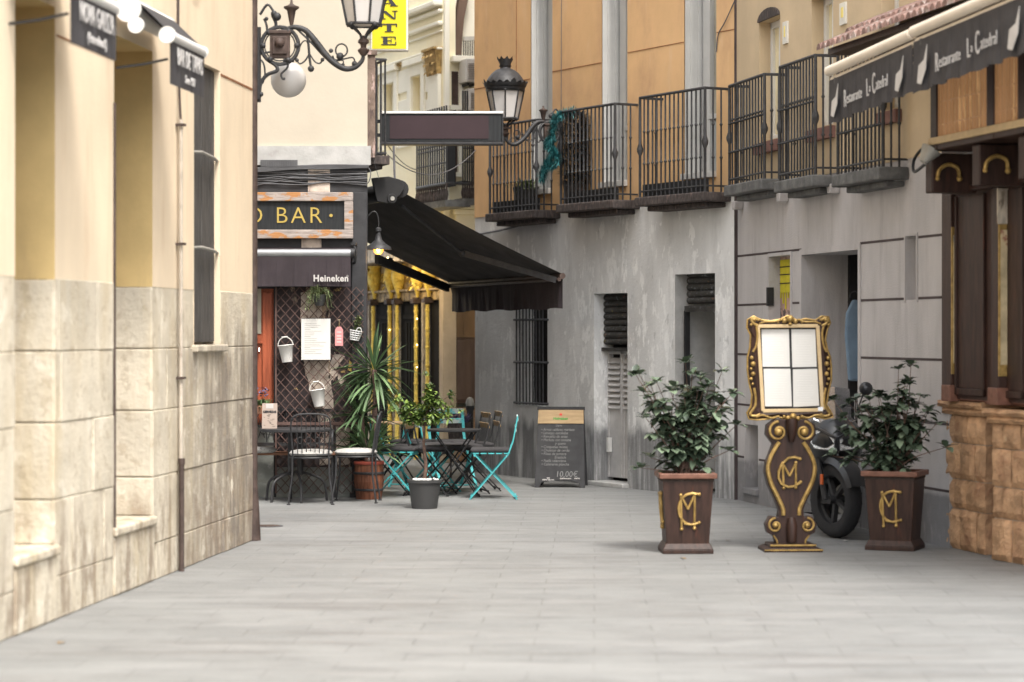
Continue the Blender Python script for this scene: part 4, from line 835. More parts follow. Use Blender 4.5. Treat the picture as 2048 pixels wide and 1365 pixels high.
pA2=gnd(1984,1120); pB2=gnd(2048,1131); pier(pA2,pB2,2.7,.45,1.07,2)
xe=x1p1+2.6
g=MB(); g.box(XR+.06,xe,.35,.40,0,1.12); g.box(XR+.4,xe,.1,.35,0,.18); g.box(XR+.06,xe,.0,.38,1.09,1.12); g.build('recess_base',K['mahoged'],Sf,bevel=.01)
g=MB(); g.box(XR+.03,xe,-.05,0.0,1.12,3.0); g.build('dark_panelling',K['darkwood'],Sf)
g=MB()
for (a,b_) in ((1912,1970),(2008,2048)):
    x0,x1=WR.X(a,-.06),WR.X(b_,-.06); g.box(x0,x1,-.058,-.05,1.2,2.6); g.box(x0,x0+.03,-.075,-.05,1.15,2.6); g.box(x1-.03,x1,-.075,-.05,1.15,2.6); g.box(x0,x1,-.075,-.05,1.15,1.2)
g.build('window_panel_frame',K['mahog'],Sf,bevel=.004)
for (px,d) in ((1889,.09),(1982,.12)):
    x0=WR.X(px,-d); g=MB(); g.box(x0,x0+.12,-d,-.05,1.1,2.62); P_=g.build('wooden_post',K['darkwood'],Sf,bevel=.006)
    g=MB(); g.box(x0+.12,x0+.132,-d,-.035,1.3,2.38); g.build('gilt_panel_frame',K['gold'],P_,bevel=.003)
    g=MB(); g.box(x0+.132,x0+.137,-d+.014,-.048,1.38,2.32); g.build('painted_strip',K['paintpanel'],P_)
    g=MB(); g.box(x0-.02,x0+.15,-d-.02,-.03,1.1,1.22); g.build('post_block',K['mahoged'],P_,bevel=.005)
    g=MB(); g.box(x0+.12,x0+.134,-d-.005,-.03,2.42,2.60) if px<1900 else g.box(x0+.12,x0+.14,-d-.01,-.03,2.36,2.61); g.build('painted_block',K['mahog'] if px<1900 else K['agedpost'],P_,bevel=.004)
# carved bracket band
g=MB(); g.box(WR.X(1850,-.3),xe,-.12,0,2.62,2.90); g.box(WR.X(1850,-.3),xe,-.16,-.1,2.62,2.66); g.build('bracket_band',K['darkwood'],Sf,bevel=.01)
for i,px in enumerate((1845,1938,2030)):
    x0=WR.X(px,-.46); g=MB(); g.prism([(x0,2.60),(x0+.13,2.60),(x0+.13,2.88),(x0,2.88)],-.44,-.10); B_=g.build('carved_bracket',K['mahog'],Sf,bevel=.01)
    g=MB(); g.tube(smoothline([(x0+.134,-.40,2.71),(x0+.140,-.385,2.765),(x0+.142,-.32,2.80),(x0+.140,-.25,2.775),(x0+.134,-.235,2.71)],5),.015,7); g.sphere((x0+.136,-.235,2.70),.022,7); g.sphere((x0+.136,-.40,2.70),.018,7); g.build('gilt_scroll',K['gold'],B_)
# amber glass boxes
def zb_(px,py,off): return WR.Z(px,py,off)
xb0=WR.X(1872,-.45); zb0,zb1=2.89,3.42
g=MB(); g.box(xb0-.06,xe,-.47,-.05,zb0,zb0+.06); g.box(xb0-.06,xe,-.50,-.05,zb1,zb1+.08); g.box(xb0-.06,xb0-.02,-.46,-.05,zb0,zb1)
x=xb0; edges=[]
for px in (1872,1985,2048):
    xx=WR.X(px,-.45); edges.append(xx); g.box(xx-.05,xx+.07,-.475,-.35,zb0,zb1)
edges.append(xe); CN=g.build('glazed_canopy_frame',K['darkwood'],Sf,bevel=.008)
g=MB(); 
for i in range(3): g.box(edges[i]+.07,edges[i+1]-.05,-.455,-.44,zb0+.09,zb1); 
g.build('amber_glass',K['lampbox'],CN)
for i in range(2):
    g=MB(); xa,xb=edges[i]+.07,edges[i+1]-.05; nn=int((xb-xa)/.06)
    for q_ in range(nn+1): g.box(xa+(xb-xa)*q_/nn-.004,xa+(xb-xa)*q_/nn+.004,-.463,-.456,zb0+.09,zb1)
    for z in (zb0+.17,zb0+.33): g.box(xa,xb,-.464,-.456,z,z+.008)
    g.build('leaded_bars',K['lampbox'],CN)
g=MB(); g.box(edges[0]-.05,xe,-.49,-.44,zb0+.04,zb0+.09); g.build('gilt_sill',K['palegold'],CN,bevel=.006)
# tile roof strip above
random.seed(4); g=MB(); xt0,xt1=WR.X(1682,-.35),xe; zt0=3.92
g.add([(xt0,-.02,zt0+.22),(xt1,-.02,zt0+.22),(xt1,-.5,zt0-.04),(xt0,-.5,zt0-.04)],[(0,1,2,3)])
x=xt0
while x<xt1:
    for k in range(2):
        y0,y1=-.02-.24*k,-.30-.24*k; z0,z1=zt0+.20-.13*k,zt0+.07-.13*k; r=.05
        vs=[];m=6
        for t,(yy,zz,rr) in enumerate(((y0,z0,r*.8),(y1,z1,r))):
            for j in range(m+1): a=math.pi*j/m; vs.append((x+rr*math.cos(a),yy,zz+rr*math.sin(a)))
        g.add(vs,[(j,j+1,m+1+j+1,m+1+j) for j in range(m)]+[tuple(range(m+1,2*m+2))],0,random.random(),True)
    x+=.115
g.build('clay_tile_roof',K['tile'],Sf)
g=MB(); g.box(xt0,xt1,-.46,-.02,zt0-.10,zt0-.05); g.build('eaves_board',K['darkwood'],Sf)
# two lettered awnings
def rest_awning(pl,pr,yl,yr,off,vl,label,tx):
    x0,x1=WR.X(pl,-off),WR.X(pr,-off); z0,z1=WR.Z(pl,yl,-off),WR.Z(pr,yr,-off)
    A=thing('restaurant_awning',label,'awning',WR.W(x0,0,0),WR.ang,'black awnings of the restaurant'); wd=x1-x0
    sl_=(z1-z0)/wd
    g=MB(); g.tube([(0,-off,z0),(wd,-off,z1)],.038,14); g.tube([(0,-off+.03,z0-.06),(wd,-off+.03,z1-.06)],.022,10); g.build('front_bar',K['whitebar'],A)
    g=MB(); g.tube([(0,-.5,z0+.14),(wd,-.5,z0+.14)],.05,10); g.build('roller',K['darkwood'],A)
    g=MB(); g.quad((0,-.5,z0+.17),(wd,-.5,z1+.17),(wd,-off,z1+.0),(0,-off,z0+.0)); g.build('fabric',K['blackcloth'],A)
    n=40; g=MB(); f=lambda i:.012*math.sin(i*1.3)+.008*math.sin(i*2.7+1)
    for i in range(n):
        a,b_=wd*i/n,wd*(i+1)/n; g.quad((a-.03*(1 if i==0 else 0),-off+f(i),z0+sl_*a-.09-vl+.008*math.sin(i)),(b_,-off+f(i+1),z0+sl_*b_-.09-vl+.008*math.sin(i+1)),(b_,-off+.0,z0+sl_*b_-.07),(a,-off+.0,z0+sl_*a-.07))
    V=g.build('valance',K['blackcloth'],A); rot=(R(90),-math.atan(sl_),0); zc=(z0+z1)/2-.09-vl*.66
    ps=wd/1.75
    def zz(x,h): return z0+sl_*x-.09-vl*h
    tk=[('R',.18,.24*wd,.76,.5),('estaurante',.115,.272*wd,.70,.66),('L',.18,.52*wd,.72,.55),('a',.09,.553*wd,.64,.7),('C',.21,.59*wd,.72,.45),('atedral',.12,.635*wd,.66,.68)]
    for s,size,x,hh,sxx in tk: text(s,size,K['print'],V,(x,-off-.028,zz(x,hh)),rot=rot,sx=sxx*ps,align='LEFT',off=-.001,sp=1.05)
    for x in (.12*wd,.90*wd):     # pale leaf-shaped emblem
        g=MB(); q=.95*ps; g.prism([(x-.085*q,zz(x,.85)),(x-.02*q,zz(x,.9)),(x+.06*q,zz(x,.62)),(x+.085*q,zz(x,.12)),(x+.03*q,zz(x,.42)),(x-.06*q,zz(x,.5))],-off-.03,-off-.026); g.build('emblem',K['print'],V)
    for x in (.12,wd-.12):
        g=MB(); g.bar((x,-.42,z0-.06),(x,-off,z0-.08),.03,.04); g.build('folding_arm',K['iron'],A)
rest_awning(1658,1824,143,68,1.0,.30,'black lettered restaurant awning hanging over the rightmost balcony, farther of the two',0)
rest_awning(1827,2062,64,-38,1.0,.32,'black lettered restaurant awning above the amber glass, nearer one at the right edge',0)
# clamp spotlight at the canopy corner
T=thing('clamp_spotlight','small grey clamp spotlight with looped cable at the corner of the restaurant canopy','spotlight',WR.W(WR.X(1868,-.45),-.5,2.86),WR.ang)
g=MB(); g.lathe([(.03,-.06),(.075,.05),(.07,.05),(.02,-.05)],12,(0,0,0),M=Matrix.Rotation(R(-35),4,'X')); g.build('shade',K['zinc'],T)
g=MB(); g.tube(smoothline([(0,0,-.05),(-.25,0,-.1),(-.38,.05,.0),(-.3,.1,.08),(-.1,.15,.05)],5),.012,5); g.tube([(0,0,0),(0,.1,.05)],.01,5); g.build('cable',K['iron'],T)
# ================================================================ BLACK PROJECTING AWNING, LAMP, SIGNS
a0=Vector((-1.232,23.93,0)); AX=math.atan2(.95,-.31)
A=thing('large_awning','large black folding arm awning sloping out over the café tables beside the bar','awning',a0,AX)
ZH,ZF,PR,LW=3.0,2.2,1.836,4.0
g=MB(); n=26
def sag(t): return -.05*math.sin(math.pi*t)
for th in (0,-.006):
    for i in range(n):
        for j in range(10):
            x0,x1=LW*i/n,LW*(i+1)/n; t0,t1=j/10,(j+1)/10
            f=lambda x,t:(x,-.06-(PR-.06)*t,ZH+.05+(ZF-ZH-.05)*t+sag(t)*.4+.006*math.sin(x*9)*t+th)
            g.quad(f(x0,t0),f(x0,t1),f(x1,t1),f(x1,t0))
g.build('fabric',K['blackcloth'],A)
g=MB(); poly=[(.12,2.90),(.17,3.13),(.0,3.15),(-.12,3.12),(-.17,3.05),(-.12,2.97),(-.05,2.91),(.0,2.88)]
def yz(mb,poly,x0,x1): 
    m=mb.M; mb.M=m@Matrix.Rotation(R(90),4,'Z')@Matrix.Scale(1,4); mb.prism([(p[0],p[1]) for p in poly],-x1,-x0); mb.M=m
yz(g,poly,-.05,0.0); g.tube([(0,-.13,3.03),(LW,-.13,3.03)],.09,14); g.tube([(-.07,-.03,2.93),(0,-.03,2.93)],.05,12); H_=g.build('cassette',K['black'],A,bevel=.006)
g=MB(); g.tube([(-.08,-.03,2.93),(-.07,-.03,2.93)],.022,10); g.build('bolt',K['zinc'],H_)
g=MB(); g.tube([(0,-PR,ZF-.02),(LW,-PR,ZF-.02)],.032,10); g.tube([(0,-PR+.035,ZF-.055),(LW,-PR+.035,ZF-.055)],.02,8); g.build('front_bar',K['ironbrown'],A)
g=MB(); n=44; vh=.30
for i in range(n):
    x0,x1=LW*i/n,LW*(i+1)/n; w=lambda i:.012*math.sin(i*.8)+.01*math.sin(i*1.9); sh=lambda x:.0
    z=lambda i:ZF-.05-vh+.008*math.sin(i*.6)
    xa=x0 if i else 0; g.quad((xa,-PR+w(i),z(i)),(x1 if i<n-1 else LW-.25,-PR+w(i+1),z(i+1)),(x1,-PR,ZF-.03),(x0,-PR,ZF-.03))
g.build('valance',K['browncloth'],A)
for (x0,xe_,xf,nm) in ((.12,.573,.05,'folding_arm'),(3.7,3.4,3.95,'folding_arm')):
    g=MB()
    if x0<1: g.tube([(x0,-.18,2.87),(xe_,-.95,2.42)],.016,8); g.bar((xe_,-.95,2.42),(xf,-PR+.05,ZF-.06),.035,.06)
    else:
        g.bar((x0-2.9,-.1,2.36),(xf,-PR+.04,ZF-.07),.04,.09)
    g.sphere((xe_,-.95,2.42),.04,8); g.build(nm,K['black'] if x0>1 else K['iron'],A)
# pendant lamp with glowing bulb
YP=23.75; P=at(757,500,YP); T=thing('gooseneck_lamp','black barn lamp on a thin curved arm with glowing amber bulb, beside the bar','lamp',(P.x,P.y,0))
zz=lambda py:CH-(py-YH)/FPX*YP; k=YP/FPX
g=MB(); g.tube(smoothline([(-.10,.0,zz(432)),(-.06,0,zz(424)),(-.02,0,zz(426)),(.0,0,zz(440)),(0,0,zz(458))],6),.006,6); g.build('curved_arm',K['iron'],T)
g=MB(); g.lathe([(.012,zz(455)),(.03,zz(458)),(.03,zz(463)),(.018,zz(464)),(.025,zz(470)),(.035,zz(480)),(.075,zz(488)),(.12,zz(494)),(.128,zz(500)),(.12,zz(499)),(.07,zz(491)),(.03,zz(484))],24,(0,0,0)); g.build('shade',K['iron'],T)
g=MB(); g.sphere((0,0,zz(499)),.052,12); g.build('bulb',K['bulb'],T)
g=MB(); g.sphere((0,-.048,zz(498)),.02,8,sz=1.4); g.build('filament',K['filament'],T)
pl_=bpy.data.lights.new('lamp_glow','POINT'); pl_.energy=2.5; pl_.color=(1,.6,.25); pl_.shadow_soft_size=.05; po=bpy.data.objects.new('lamp_glow',pl_); sc.collection.objects.link(po); po.parent=T; po.location=(0,-.09,zz(515))
# black blank sign
YS=24.4; P=at(762,256,YS); k=YS/FPX; wS=(1004-762)*k; hS=56*k
T=thing('projecting_sign','long blank black sign box with a white top edge projecting from the bar corner','sign',(P.x,P.y,P.z),R(0))
g=MB(); g.box(0,wS,0,.14,-hS/2,hS/2); g.build('box',K['signblack'],T,bevel=.008)
g=MB(); g.box(.09,wS-.135,-.006,0,-hS/2+.03,hS/2-.02); g.build('display_panel',K['signmaroon'],T)
g=MB(); g.box(-.01,wS+.012,-.015,.15,hS/2,hS/2+.025); g.build('top_edge',K['white'],T,bevel=.004)
g=MB(); g.box(0,wS+.01,-.02,.15,-hS/2-.03,-hS/2-.002); g.box(wS,wS+.014,-.012,.15,-hS/2,hS/2); g.build('lower_edge',K['iron'],T,bevel=.004)
for z in (-.07,.07): g=MB(); g.bar((-.2,.08,z),(0,.06,z),.03,.035); g.build('wall_bracket',K['iron'],T)
# yellow vertical sign
YY=24.9; P=at(741,102,YY); k=YY/FPX; wY=75*k
T=thing('vertical_sign','yellow vertical sign with black letters ANTE running off the top of the photo','sign',(P.x,P.y,P.z),0)
g=MB(); g.box(0,wY,0,.12,0,2.2); g.build('box',K['signframe'],T,bevel=.01)
g=MB(); g.box(.018,wY-.018,-.004,0,.02,2.18); g.build('yellow_face',K['ysign'],T)
def slab(ch):                                  # wide slab-serif capitals on a 1 x 1 cell
    B=lambda a,b_,c,d_:[(a,c),(b_,c),(b_,d_),(a,d_)]
    return {'A':[[(.0,0),(.12,0),(.47,1),(.40,1)],[(.38,1),(.58,1),(.98,0),(.66,0)],B(.24,.7,.30,.38),B(-.06,.22,0,.07),B(.56,1.06,0,.07)],
            'N':[B(.08,.17,0,1),B(.82,.91,0,1),[(.02,1),(.3,1),(.9,0),(.75,0)],B(-.02,.28,0,.07),B(-.04,.2,.93,1),B(.7,1.03,.93,1)],
            'T':[B(.36,.64,0,1),B(0,1,.86,1),B(0,.07,.62,1),B(.93,1,.62,1),B(.22,.78,0,.07)],
            'E':[B(.12,.40,0,1),B(0,.92,.91,1),B(0,.95,0,.09),B(.88,.95,0,.4),B(.85,.92,.65,1),B(.4,.66,.47,.55),B(.6,.66,.3,.72)],
            'R':[B(.12,.38,0,1),B(0,.75,.91,1),B(.3,.75,.45,.53),B(.62,.9,.53,.93),B(0,.5,0,.07),[(.45,.5),(.66,.5),(1,0),(.75,0)]],
            'U':[B(.1,.35,.1,1),B(.78,.88,.1,1),B(.15,.85,0,.14),B(0,.45,.93,1),B(.66,1,.93,1)]}[ch]
for i,ch in enumerate("ETNARU"):
    g=MB(); x0=.11; w_=.165; z0=.06+.133*i
    for q,pp in enumerate(slab(ch)): g.prism([(x0+p[0]*w_,z0+p[1]*.085) for p in pp],-.010-.0003*q,-.004)
    g.build('letter',K['ink'],T)
g=MB(); g.bar((-.12,.06,.9),(0,.06,.9),.03,.03); g.bar((-.12,.06,.2),(0,.06,.2),.03,.03); g.build('wall_bracket',K['iron'],T)
# ================================================================ ORNATE LANTERNS
def lantern(name,label,P,rz,arm,mirror=1,group='ornate wall lanterns'):
    # local: x along the arm from the wall (0) to the lantern, z measured from the bracket top at the wall
    T=thing(name,label,'lantern',P,rz,group)
    s=arm/.835
    q=lambda px,py:(s*(px-517)*.003888,0,s*(95-py)*.003888)
    g=MB(); g.tube(smoothline([q(545,72),q(575,58),q(592,55),q(612,62),q(632,84),q(650,108),(q(668,126)),q(690,138),q(710,135),q(724,122),q(727,108)],5),[.013+.012*math.sin(math.pi*i/50) for i in range(51)],8)
    g.tube(smoothline([q(592,57),q(622,85),q(655,120),q(690,141)],5),.009,6); B_=g.build('scrolled_arm',K['iron'],T)
    g=MB(); g.tube([q(517,55),q(517,205)],.020,8); g.box(-.01,.012,-.05,.05,q(0,200)[2],q(0,60)[2]); g.build('wall_plate',K['iron'],T)
    g=MB(); c=q(560,92); r=.145*s; g.tube([(c[0]+r*math.cos(a*math.pi/12),0,c[2]+r*math.sin(a*math.pi/12)) for a in range(24)],.016,7,closed=True)
    g.tube([(c[0]+r*.82*math.cos(a*math.pi/12),-.01,c[2]+r*.82*math.sin(a*math.pi/12)) for a in range(24)],.006,5,closed=True)
    for a in (0,60,130,180,235,300): g.sphere((c[0]+r*.9*math.cos(R(a)),-.01,c[2]+r*.9*math.sin(R(a))),.022*s,6)
    g.build('ring_ornament',K['iron'],T)
    g=MB(); hw_=.078*s; g.box(c[0]-hw_,c[0]+hw_,-.02,.02,c[2]-.10*s,c[2]+.10*s); g.box(c[0]-hw_*.75,c[0]+hw_*.75,-.035,-.02,c[2]-.07*s,c[2]+.07*s); g.sphere((c[0],-.035,c[2]+.02),.04*s,6); g.box(c[0]-hw_*1.1,c[0]+hw_*1.1,-.03,.03,c[2]+.09*s,c[2]+.12*s); g.build('shield_plate',K['ironbrown'],T,bevel=.006)
    g=MB()
    for pts,r in (([q(614,66),q(617,90),q(619,115),q(622,136)],.011),([q(619,108),q(610,122),q(600,128),q(594,122)],.007),([q(619,108),q(630,124),q(640,127),q(645,120)],.007),([q(618,92),q(612,82),q(604,86),q(598,100),q(592,118)],.006),
                  ([q(665,112),q(672,122),q(690,118),q(706,116),q(711,128)],.007),([q(655,116),q(672,120),q(686,122),q(686,131)],.006),([q(535,120),q(552,132),q(554,142),q(535,150),q(522,166),q(518,190)],.016),([q(577,112),q(575,135),q(563,148),q(565,158),q(570,158)],.009),
                  ([q(535,70),q(533,50),q(528,38)],.010),([q(548,66),q(552,48),q(545,30),q(560,36)],.014),([q(520,30),q(535,10),q(548,24)],.011),([q(525,168),q(530,150),q(528,130),q(522,120)],.008)):
        g.tube(smoothline(pts,5),r*s,6)
    for (px,py,r) in ((622,138,.026),(594,121,.016),(645,120,.016),(662,102,.018),(680,113,.03),(686,130,.014),(709,128,.022),(568,158,.012),(522,189,.02),(554,34,.034),(548,28,.026),(533,38,.016)): g.sphere(q(px,py),r*s,6)
    g.build('scroll_leaves',K['iron'],T)
    c=q(683,101); g=MB(); g.tube([(c[0]+.046*s*math.cos(a*math.pi/8),0,c[2]+.05*s*math.sin(a*math.pi/8)) for a in range(16)],.007,5,closed=True); g.build('small_ring',K['iron'],T)
    g=MB(); g.lathe([(.012,q(0,52)[2]),(.022,q(0,40)[2]),(.034,q(0,22)[2]),(.06*s,q(0,17)[2]),(.06*s,q(0,14)[2]),(.03*s,q(0,11)[2]),(.012,q(0,8)[2]),(.008,q(0,0)[2])],12,(q(583,0)[0],0,0)); g.build('urn_finial',K['ironbrown'],T)
    # lantern body
    cx=q(727,0)[0]; zb=q(0,50)[2]; lh=.30; g=MB()
    g.lathe([(.02,q(0,112)[2]),(.042,q(0,104)[2]),(.045,q(0,100)[2]),(.022,q(0,96)[2]),(.024,q(0,90)[2]),(.044,q(0,86)[2]),(.04,q(0,80)[2]),(.018,q(0,76)[2]),(.015,q(0,72)[2])],12,(cx,0,0)); g.build('socket',K['ironbrown'],T)
    g=MB()
    rb,rt=.135,.20
    for a in range(4): 
        an=R(45+90*a); p0=(cx+.02*math.cos(an),.02*math.sin(an),q(0,80)[2]); p1=(cx+rb*.95*math.cos(an),rb*.95*math.sin(an),zb-.005); g.tube(smoothline([p0,(cx+.04*math.cos(an),.04*math.sin(an),zb-.07),p1],4),.011,6); g.sphere(p1,.022,6)
    g.build('cradle',K['iron'],T)
    g=MB(); g.lathe([(rb-.008,zb),(rt-.008,zb+lh)],8,(cx,0,0),phase=.5,smooth=False); G_=g.build('glass',K['milk'],T)
    g=MB()
    for a in range(8): an=R(22.5+45*a); g.tube([(cx+rb*math.cos(an),rb*math.sin(an),zb-.01),(cx+rt*math.cos(an),rt*math.sin(an),zb+lh)],.009,5)
    for r_,z_ in ((rb,zb),(rt,zb+lh)): g.tube([(cx+r_*math.cos(R(22.5+45*a)),r_*math.sin(R(22.5+45*a)),z_) for a in range(8)],.012,5,closed=True)
    g.build('glazing_bars',K['iron'],T)
    zt=zb+lh; g=MB(); g.lathe([(rt,zt),(rt+.012,zt+.01),(rt+.012,zt+.05),(rt+.02,zt+.06),(rt+.01,zt+.075),(rt+.005,zt+.10),(rt-.02,zt+.14),(rt-.055,zt+.185),(.10,zt+.22),(.06,zt+.235),(.055,zt+.25),(.07,zt+.265)],24,(cx,0,0)); g.build('dome',K['iron'],T)
    g=MB(); n=20
    g.lathe([(rt+.010,zt+.03),(rt+.022,zt+.04),(rt+.034,zt+.075),(rt+.026,zt+.075),(rt+.012,zt+.045)],40,(cx,0,0))
    for a in range(n):
        an=2*math.pi*a/n; h=.045 if a%5==0 else .022; r0=rt+.03; r1=rt+.042
        g.add([(cx+r0*math.cos(an-.15),r0*math.sin(an-.15),zt+.07),(cx+r0*math.cos(an+.15),r0*math.sin(an+.15),zt+.07),(cx+r1*math.cos(an+.09),r1*math.sin(an+.09),zt+.07+h*.6),(cx+(r1+.006)*math.cos(an),(r1+.006)*math.sin(an),zt+.075+h),(cx+r1*math.cos(an-.09),r1*math.sin(an-.09),zt+.07+h*.6)],[(0,1,2,3,4),(4,3,2,1,0)])
    g.lathe([(.055,zt+.25),(.062,zt+.29),(.085,zt+.335),(.08,zt+.335),(.055,zt+.29)],24,(cx,0,0))
    for a in range(9):
        an=2*math.pi*a/9; r0,r1=.084,.092
        g.add([(cx+r0*math.cos(an-.3),r0*math.sin(an-.3),zt+.33),(cx+r0*math.cos(an+.3),r0*math.sin(an+.3),zt+.33),(cx+(r1+.004)*math.cos(an),(r1+.004)*math.sin(an),zt+.365)],[(0,1,2),(2,1,0)])
    g.build('crown_rim',K['iron'],T)
    return T
P=at(517,95,18.80); lantern('wall_lantern','ornate black wall lantern with scrolled arm and drop ornament, on the left building corner',P,0,.835)
P2_=WO.W(WO.X(1121,-.02),-.02,0); q_=at(1008,0,25.85); dv=Vector((q_.x-P2_.x,q_.y-P2_.y,0)); P2_.z=CH-(268-YH)/FPX*26.0-.0
lantern('wall_lantern','black domed wall lantern with a crown rim, behind the blank sign on the orange wall',(P2_.x,P2_.y,P2_.z+.01),math.atan2(dv.y,dv.x),dv.length)
T=thing('globe_lamp','round white glass globe lamp hanging behind the ornate lantern bracket','lamp',at(577,160,19.1))
g=MB(); g.sphere((0,0,0),.141,16); g.build('globe',K['milk'],T)
g=MB(); g.lathe([(.03,.12),(.045,.135),(.045,.16),(.02,.17)],12,(0,0,0)); g.tube([(0,0,.165),(0,0,.2),(-.1,0,.23),(-.23,-.02,.20)],.009,6); g.build('lamp_fitting',K['iron'],T)
# ================================================================ A-BOARD
YA=25.62; P=gnd(1121,968); rzA=R(-6)
T=thing('chalkboard','black folding pavement chalkboard with a pine header and chalk menu priced 10,00','chalkboard',(P.x,25.25,0),rzA)
w0,w1,hh,tl=.235,.262,.845,.20
def tilt(s): return Matrix.Translation((0,0,0))@Matrix.Rotation(s,4,'X')
for s,nm in ((-1,'front_panel'),(1,'rear_panel')):
    Mx=Matrix.Translation((0,s*tl,0))@Matrix.Rotation(s*math.atan2(tl-.02,hh),4,'X')
    g=MB(Mx); g.prism([(-w1,0),(-w1+.05,0),(-w1+.07,.05),(-.1,.075),(.1,.075),(w1-.07,.05),(w1-.05,0),(w1,0),(w0,hh),(-w0,hh)],-.012,.012); pn=g.build(nm,K['chalk'],T,bevel=.003)
    if s<0:
        g=MB(Mx); g.prism([(-w0-.006,hh-.175),(w0+.006,hh-.175),(w0,hh-.03),(-w0,hh-.03)],-.02,-.012); hb_=g.build('pine_header',K['pinewood'],pn,bevel=.002)
        g=MB(Mx); g.box(-w0-.012,w0+.012,-.02,.01,hh-.028,hh+.004); g.build('top_rail',K['black'],pn)
        rot=(Mx.to_euler().x+R(90),0,0)
        def wr(s_,size,x,z,m=K['chalktext'],al='LEFT',sx=.8,sh=.2,off=0): 
            v=Mx@Vector((x,-.0145 if z<hh-.18 else -.0215,z)); return text(s_,size,m,pn,tuple(v),rot=rot,sx=sx,align=al,ext=.0008,shear=sh,off=off)
        wr("Heineken",.04,.0,hh-.135,K['green'],'CENTER',1,0,.001)
        c=Mx@Vector((0,-.0205,hh-.075)); g=MB(Mx@Matrix.Translation((0,-.0205,hh-.078))); g.prism([((.021 if i%2==0 else .009)*math.sin(math.pi*i/5),(.021 if i%2==0 else .009)*math.cos(math.pi*i/5)) for i in range(10)],-.002,0); g.build('red_star',K['red'],hb_)
        wr("Diario",.032,-.02,hh-.205,al='CENTER')
        L_=["Arroz caldoso marisco","Lentejas estofadas","Revuelto de setas","Merluza con tomate","    y queso","Croquetas mixtas","Chuleton de cerdo","Filete de ternera","    Ensalada","Paella valenciana","Calamares plancha"]
        z=hh-.25
        for i,l in enumerate(L_):
            if not l.startswith('  '): wr("\u2022 "+l,.041,-.205+.001*i,z,sx=.86)
            else: wr(l.strip(),.041,.0,z,sx=.86,al='CENTER')
            z-=.0365
        wr("10,00\u20ac",.085,.07,.112,al='CENTER',sx=.95,sh=.1)
        wr("BAR",.016,-.12,.093,K['print'],'CENTER',1,0,.001); wr("MENU DEL DIA",.018,-.12,.074,K['print'],'CENTER',1,0,.001); wr("CAF\u00c9 INCLUIDO",.016,.06,.088,K['print'],'CENTER',1,0,.001); wr("POSTRE",.016,.18,.09,K['print'],'CENTER',1,0,.001)
g=MB(); g.bar((-.2,-.1,.35),(-.2,.1,.35),.01,.02); g.build('side_stay',K['black'],T)
# ================================================================ BOLLARD, LAVENDER
P=gnd(941,940); T=thing('bollard','dark iron bollard with a rounded cap in front of the brown door','bollard',(P.x,P.y-.3,0))
g=MB(); g.lathe([(.055,0),(.055,.08),(.042,.1),(.038,.70),(.05,.72),(.05,.76)],16); g.build('post',K['iron'],T); g=MB(); g.lathe([(.048,.76),(.05,.80),(.035,.84),(.012,.86)],16); g.build('cap',K['zinc'],T)
# ================================================================ CAFE FURNITURE
def iron_chair(label):
    # seat centre at x=0,y=0; backrest at +y... here the back is at y=-.19 and the sitter faces +y
    T=thing('iron_chair',label,'chair',(0,0,0),0,'black iron chairs with pale cushions')
    for sx in (-1,1):
        for yb in (-1,1):
            g=MB(); g.tube(smoothline([(sx*.17,yb*.17,.44),(sx*.175,yb*.175,.25),(sx*.20,yb*.20,.08),(sx*.205,yb*.21,.0)],4),.009,6); g.lathe([(.018,0),(.018,.008),(.008,.014)],8,(sx*.205,yb*.21,0)); g.build('leg',K['iron'],T)
    g=MB(); n=24; g.tube([(.195*math.cos(a*math.pi/12),.195*math.sin(a*math.pi/12),.435) for a in range(24)],.009,6,closed=True); g.lathe([(.19,.43),(.19,.44)],24); g.build('seat',K['iron'],T)
    g=MB(); g.lathe([(.01,.444),(.15,.444),(.195,.455),(.205,.475),(.185,.497),(.12,.508),(.01,.511)],24); g.build('cushion',K['cushwhite'],T)
    g=MB(); hoop=smoothline([(-.165,-.17,.44),(-.175,-.19,.6),(-.185,-.215,.74),(-.15,-.235,.83),(0,-.24,.85),(.15,-.235,.83),(.185,-.215,.74),(.175,-.19,.6),(.165,-.17,.44)],5); g.tube(hoop,.009,6)
    g.tube(smoothline([(-.165,-.17,.47),(0,-.19,.465),(.165,-.17,.47)],4),.007,5); g.build('back_frame',K['iron'],T)
    g=MB()
    for i in range(7):
        x=-.12+.04*i; g.tube([(x,-.178,.467),(x*1.04,-.20,.62),(x*1.08,-.235,.84-abs(x)*.1)],.0045,5)
        if i<6 and i%2==0: 
            g.tube([(x+.02+.02*math.cos(a*math.pi/6),-.20,.60+.03*math.sin(a*math.pi/6)) for a in range(12)],.004,4,closed=True)
    g.build('back_bars',K['iron'],T)
    return T
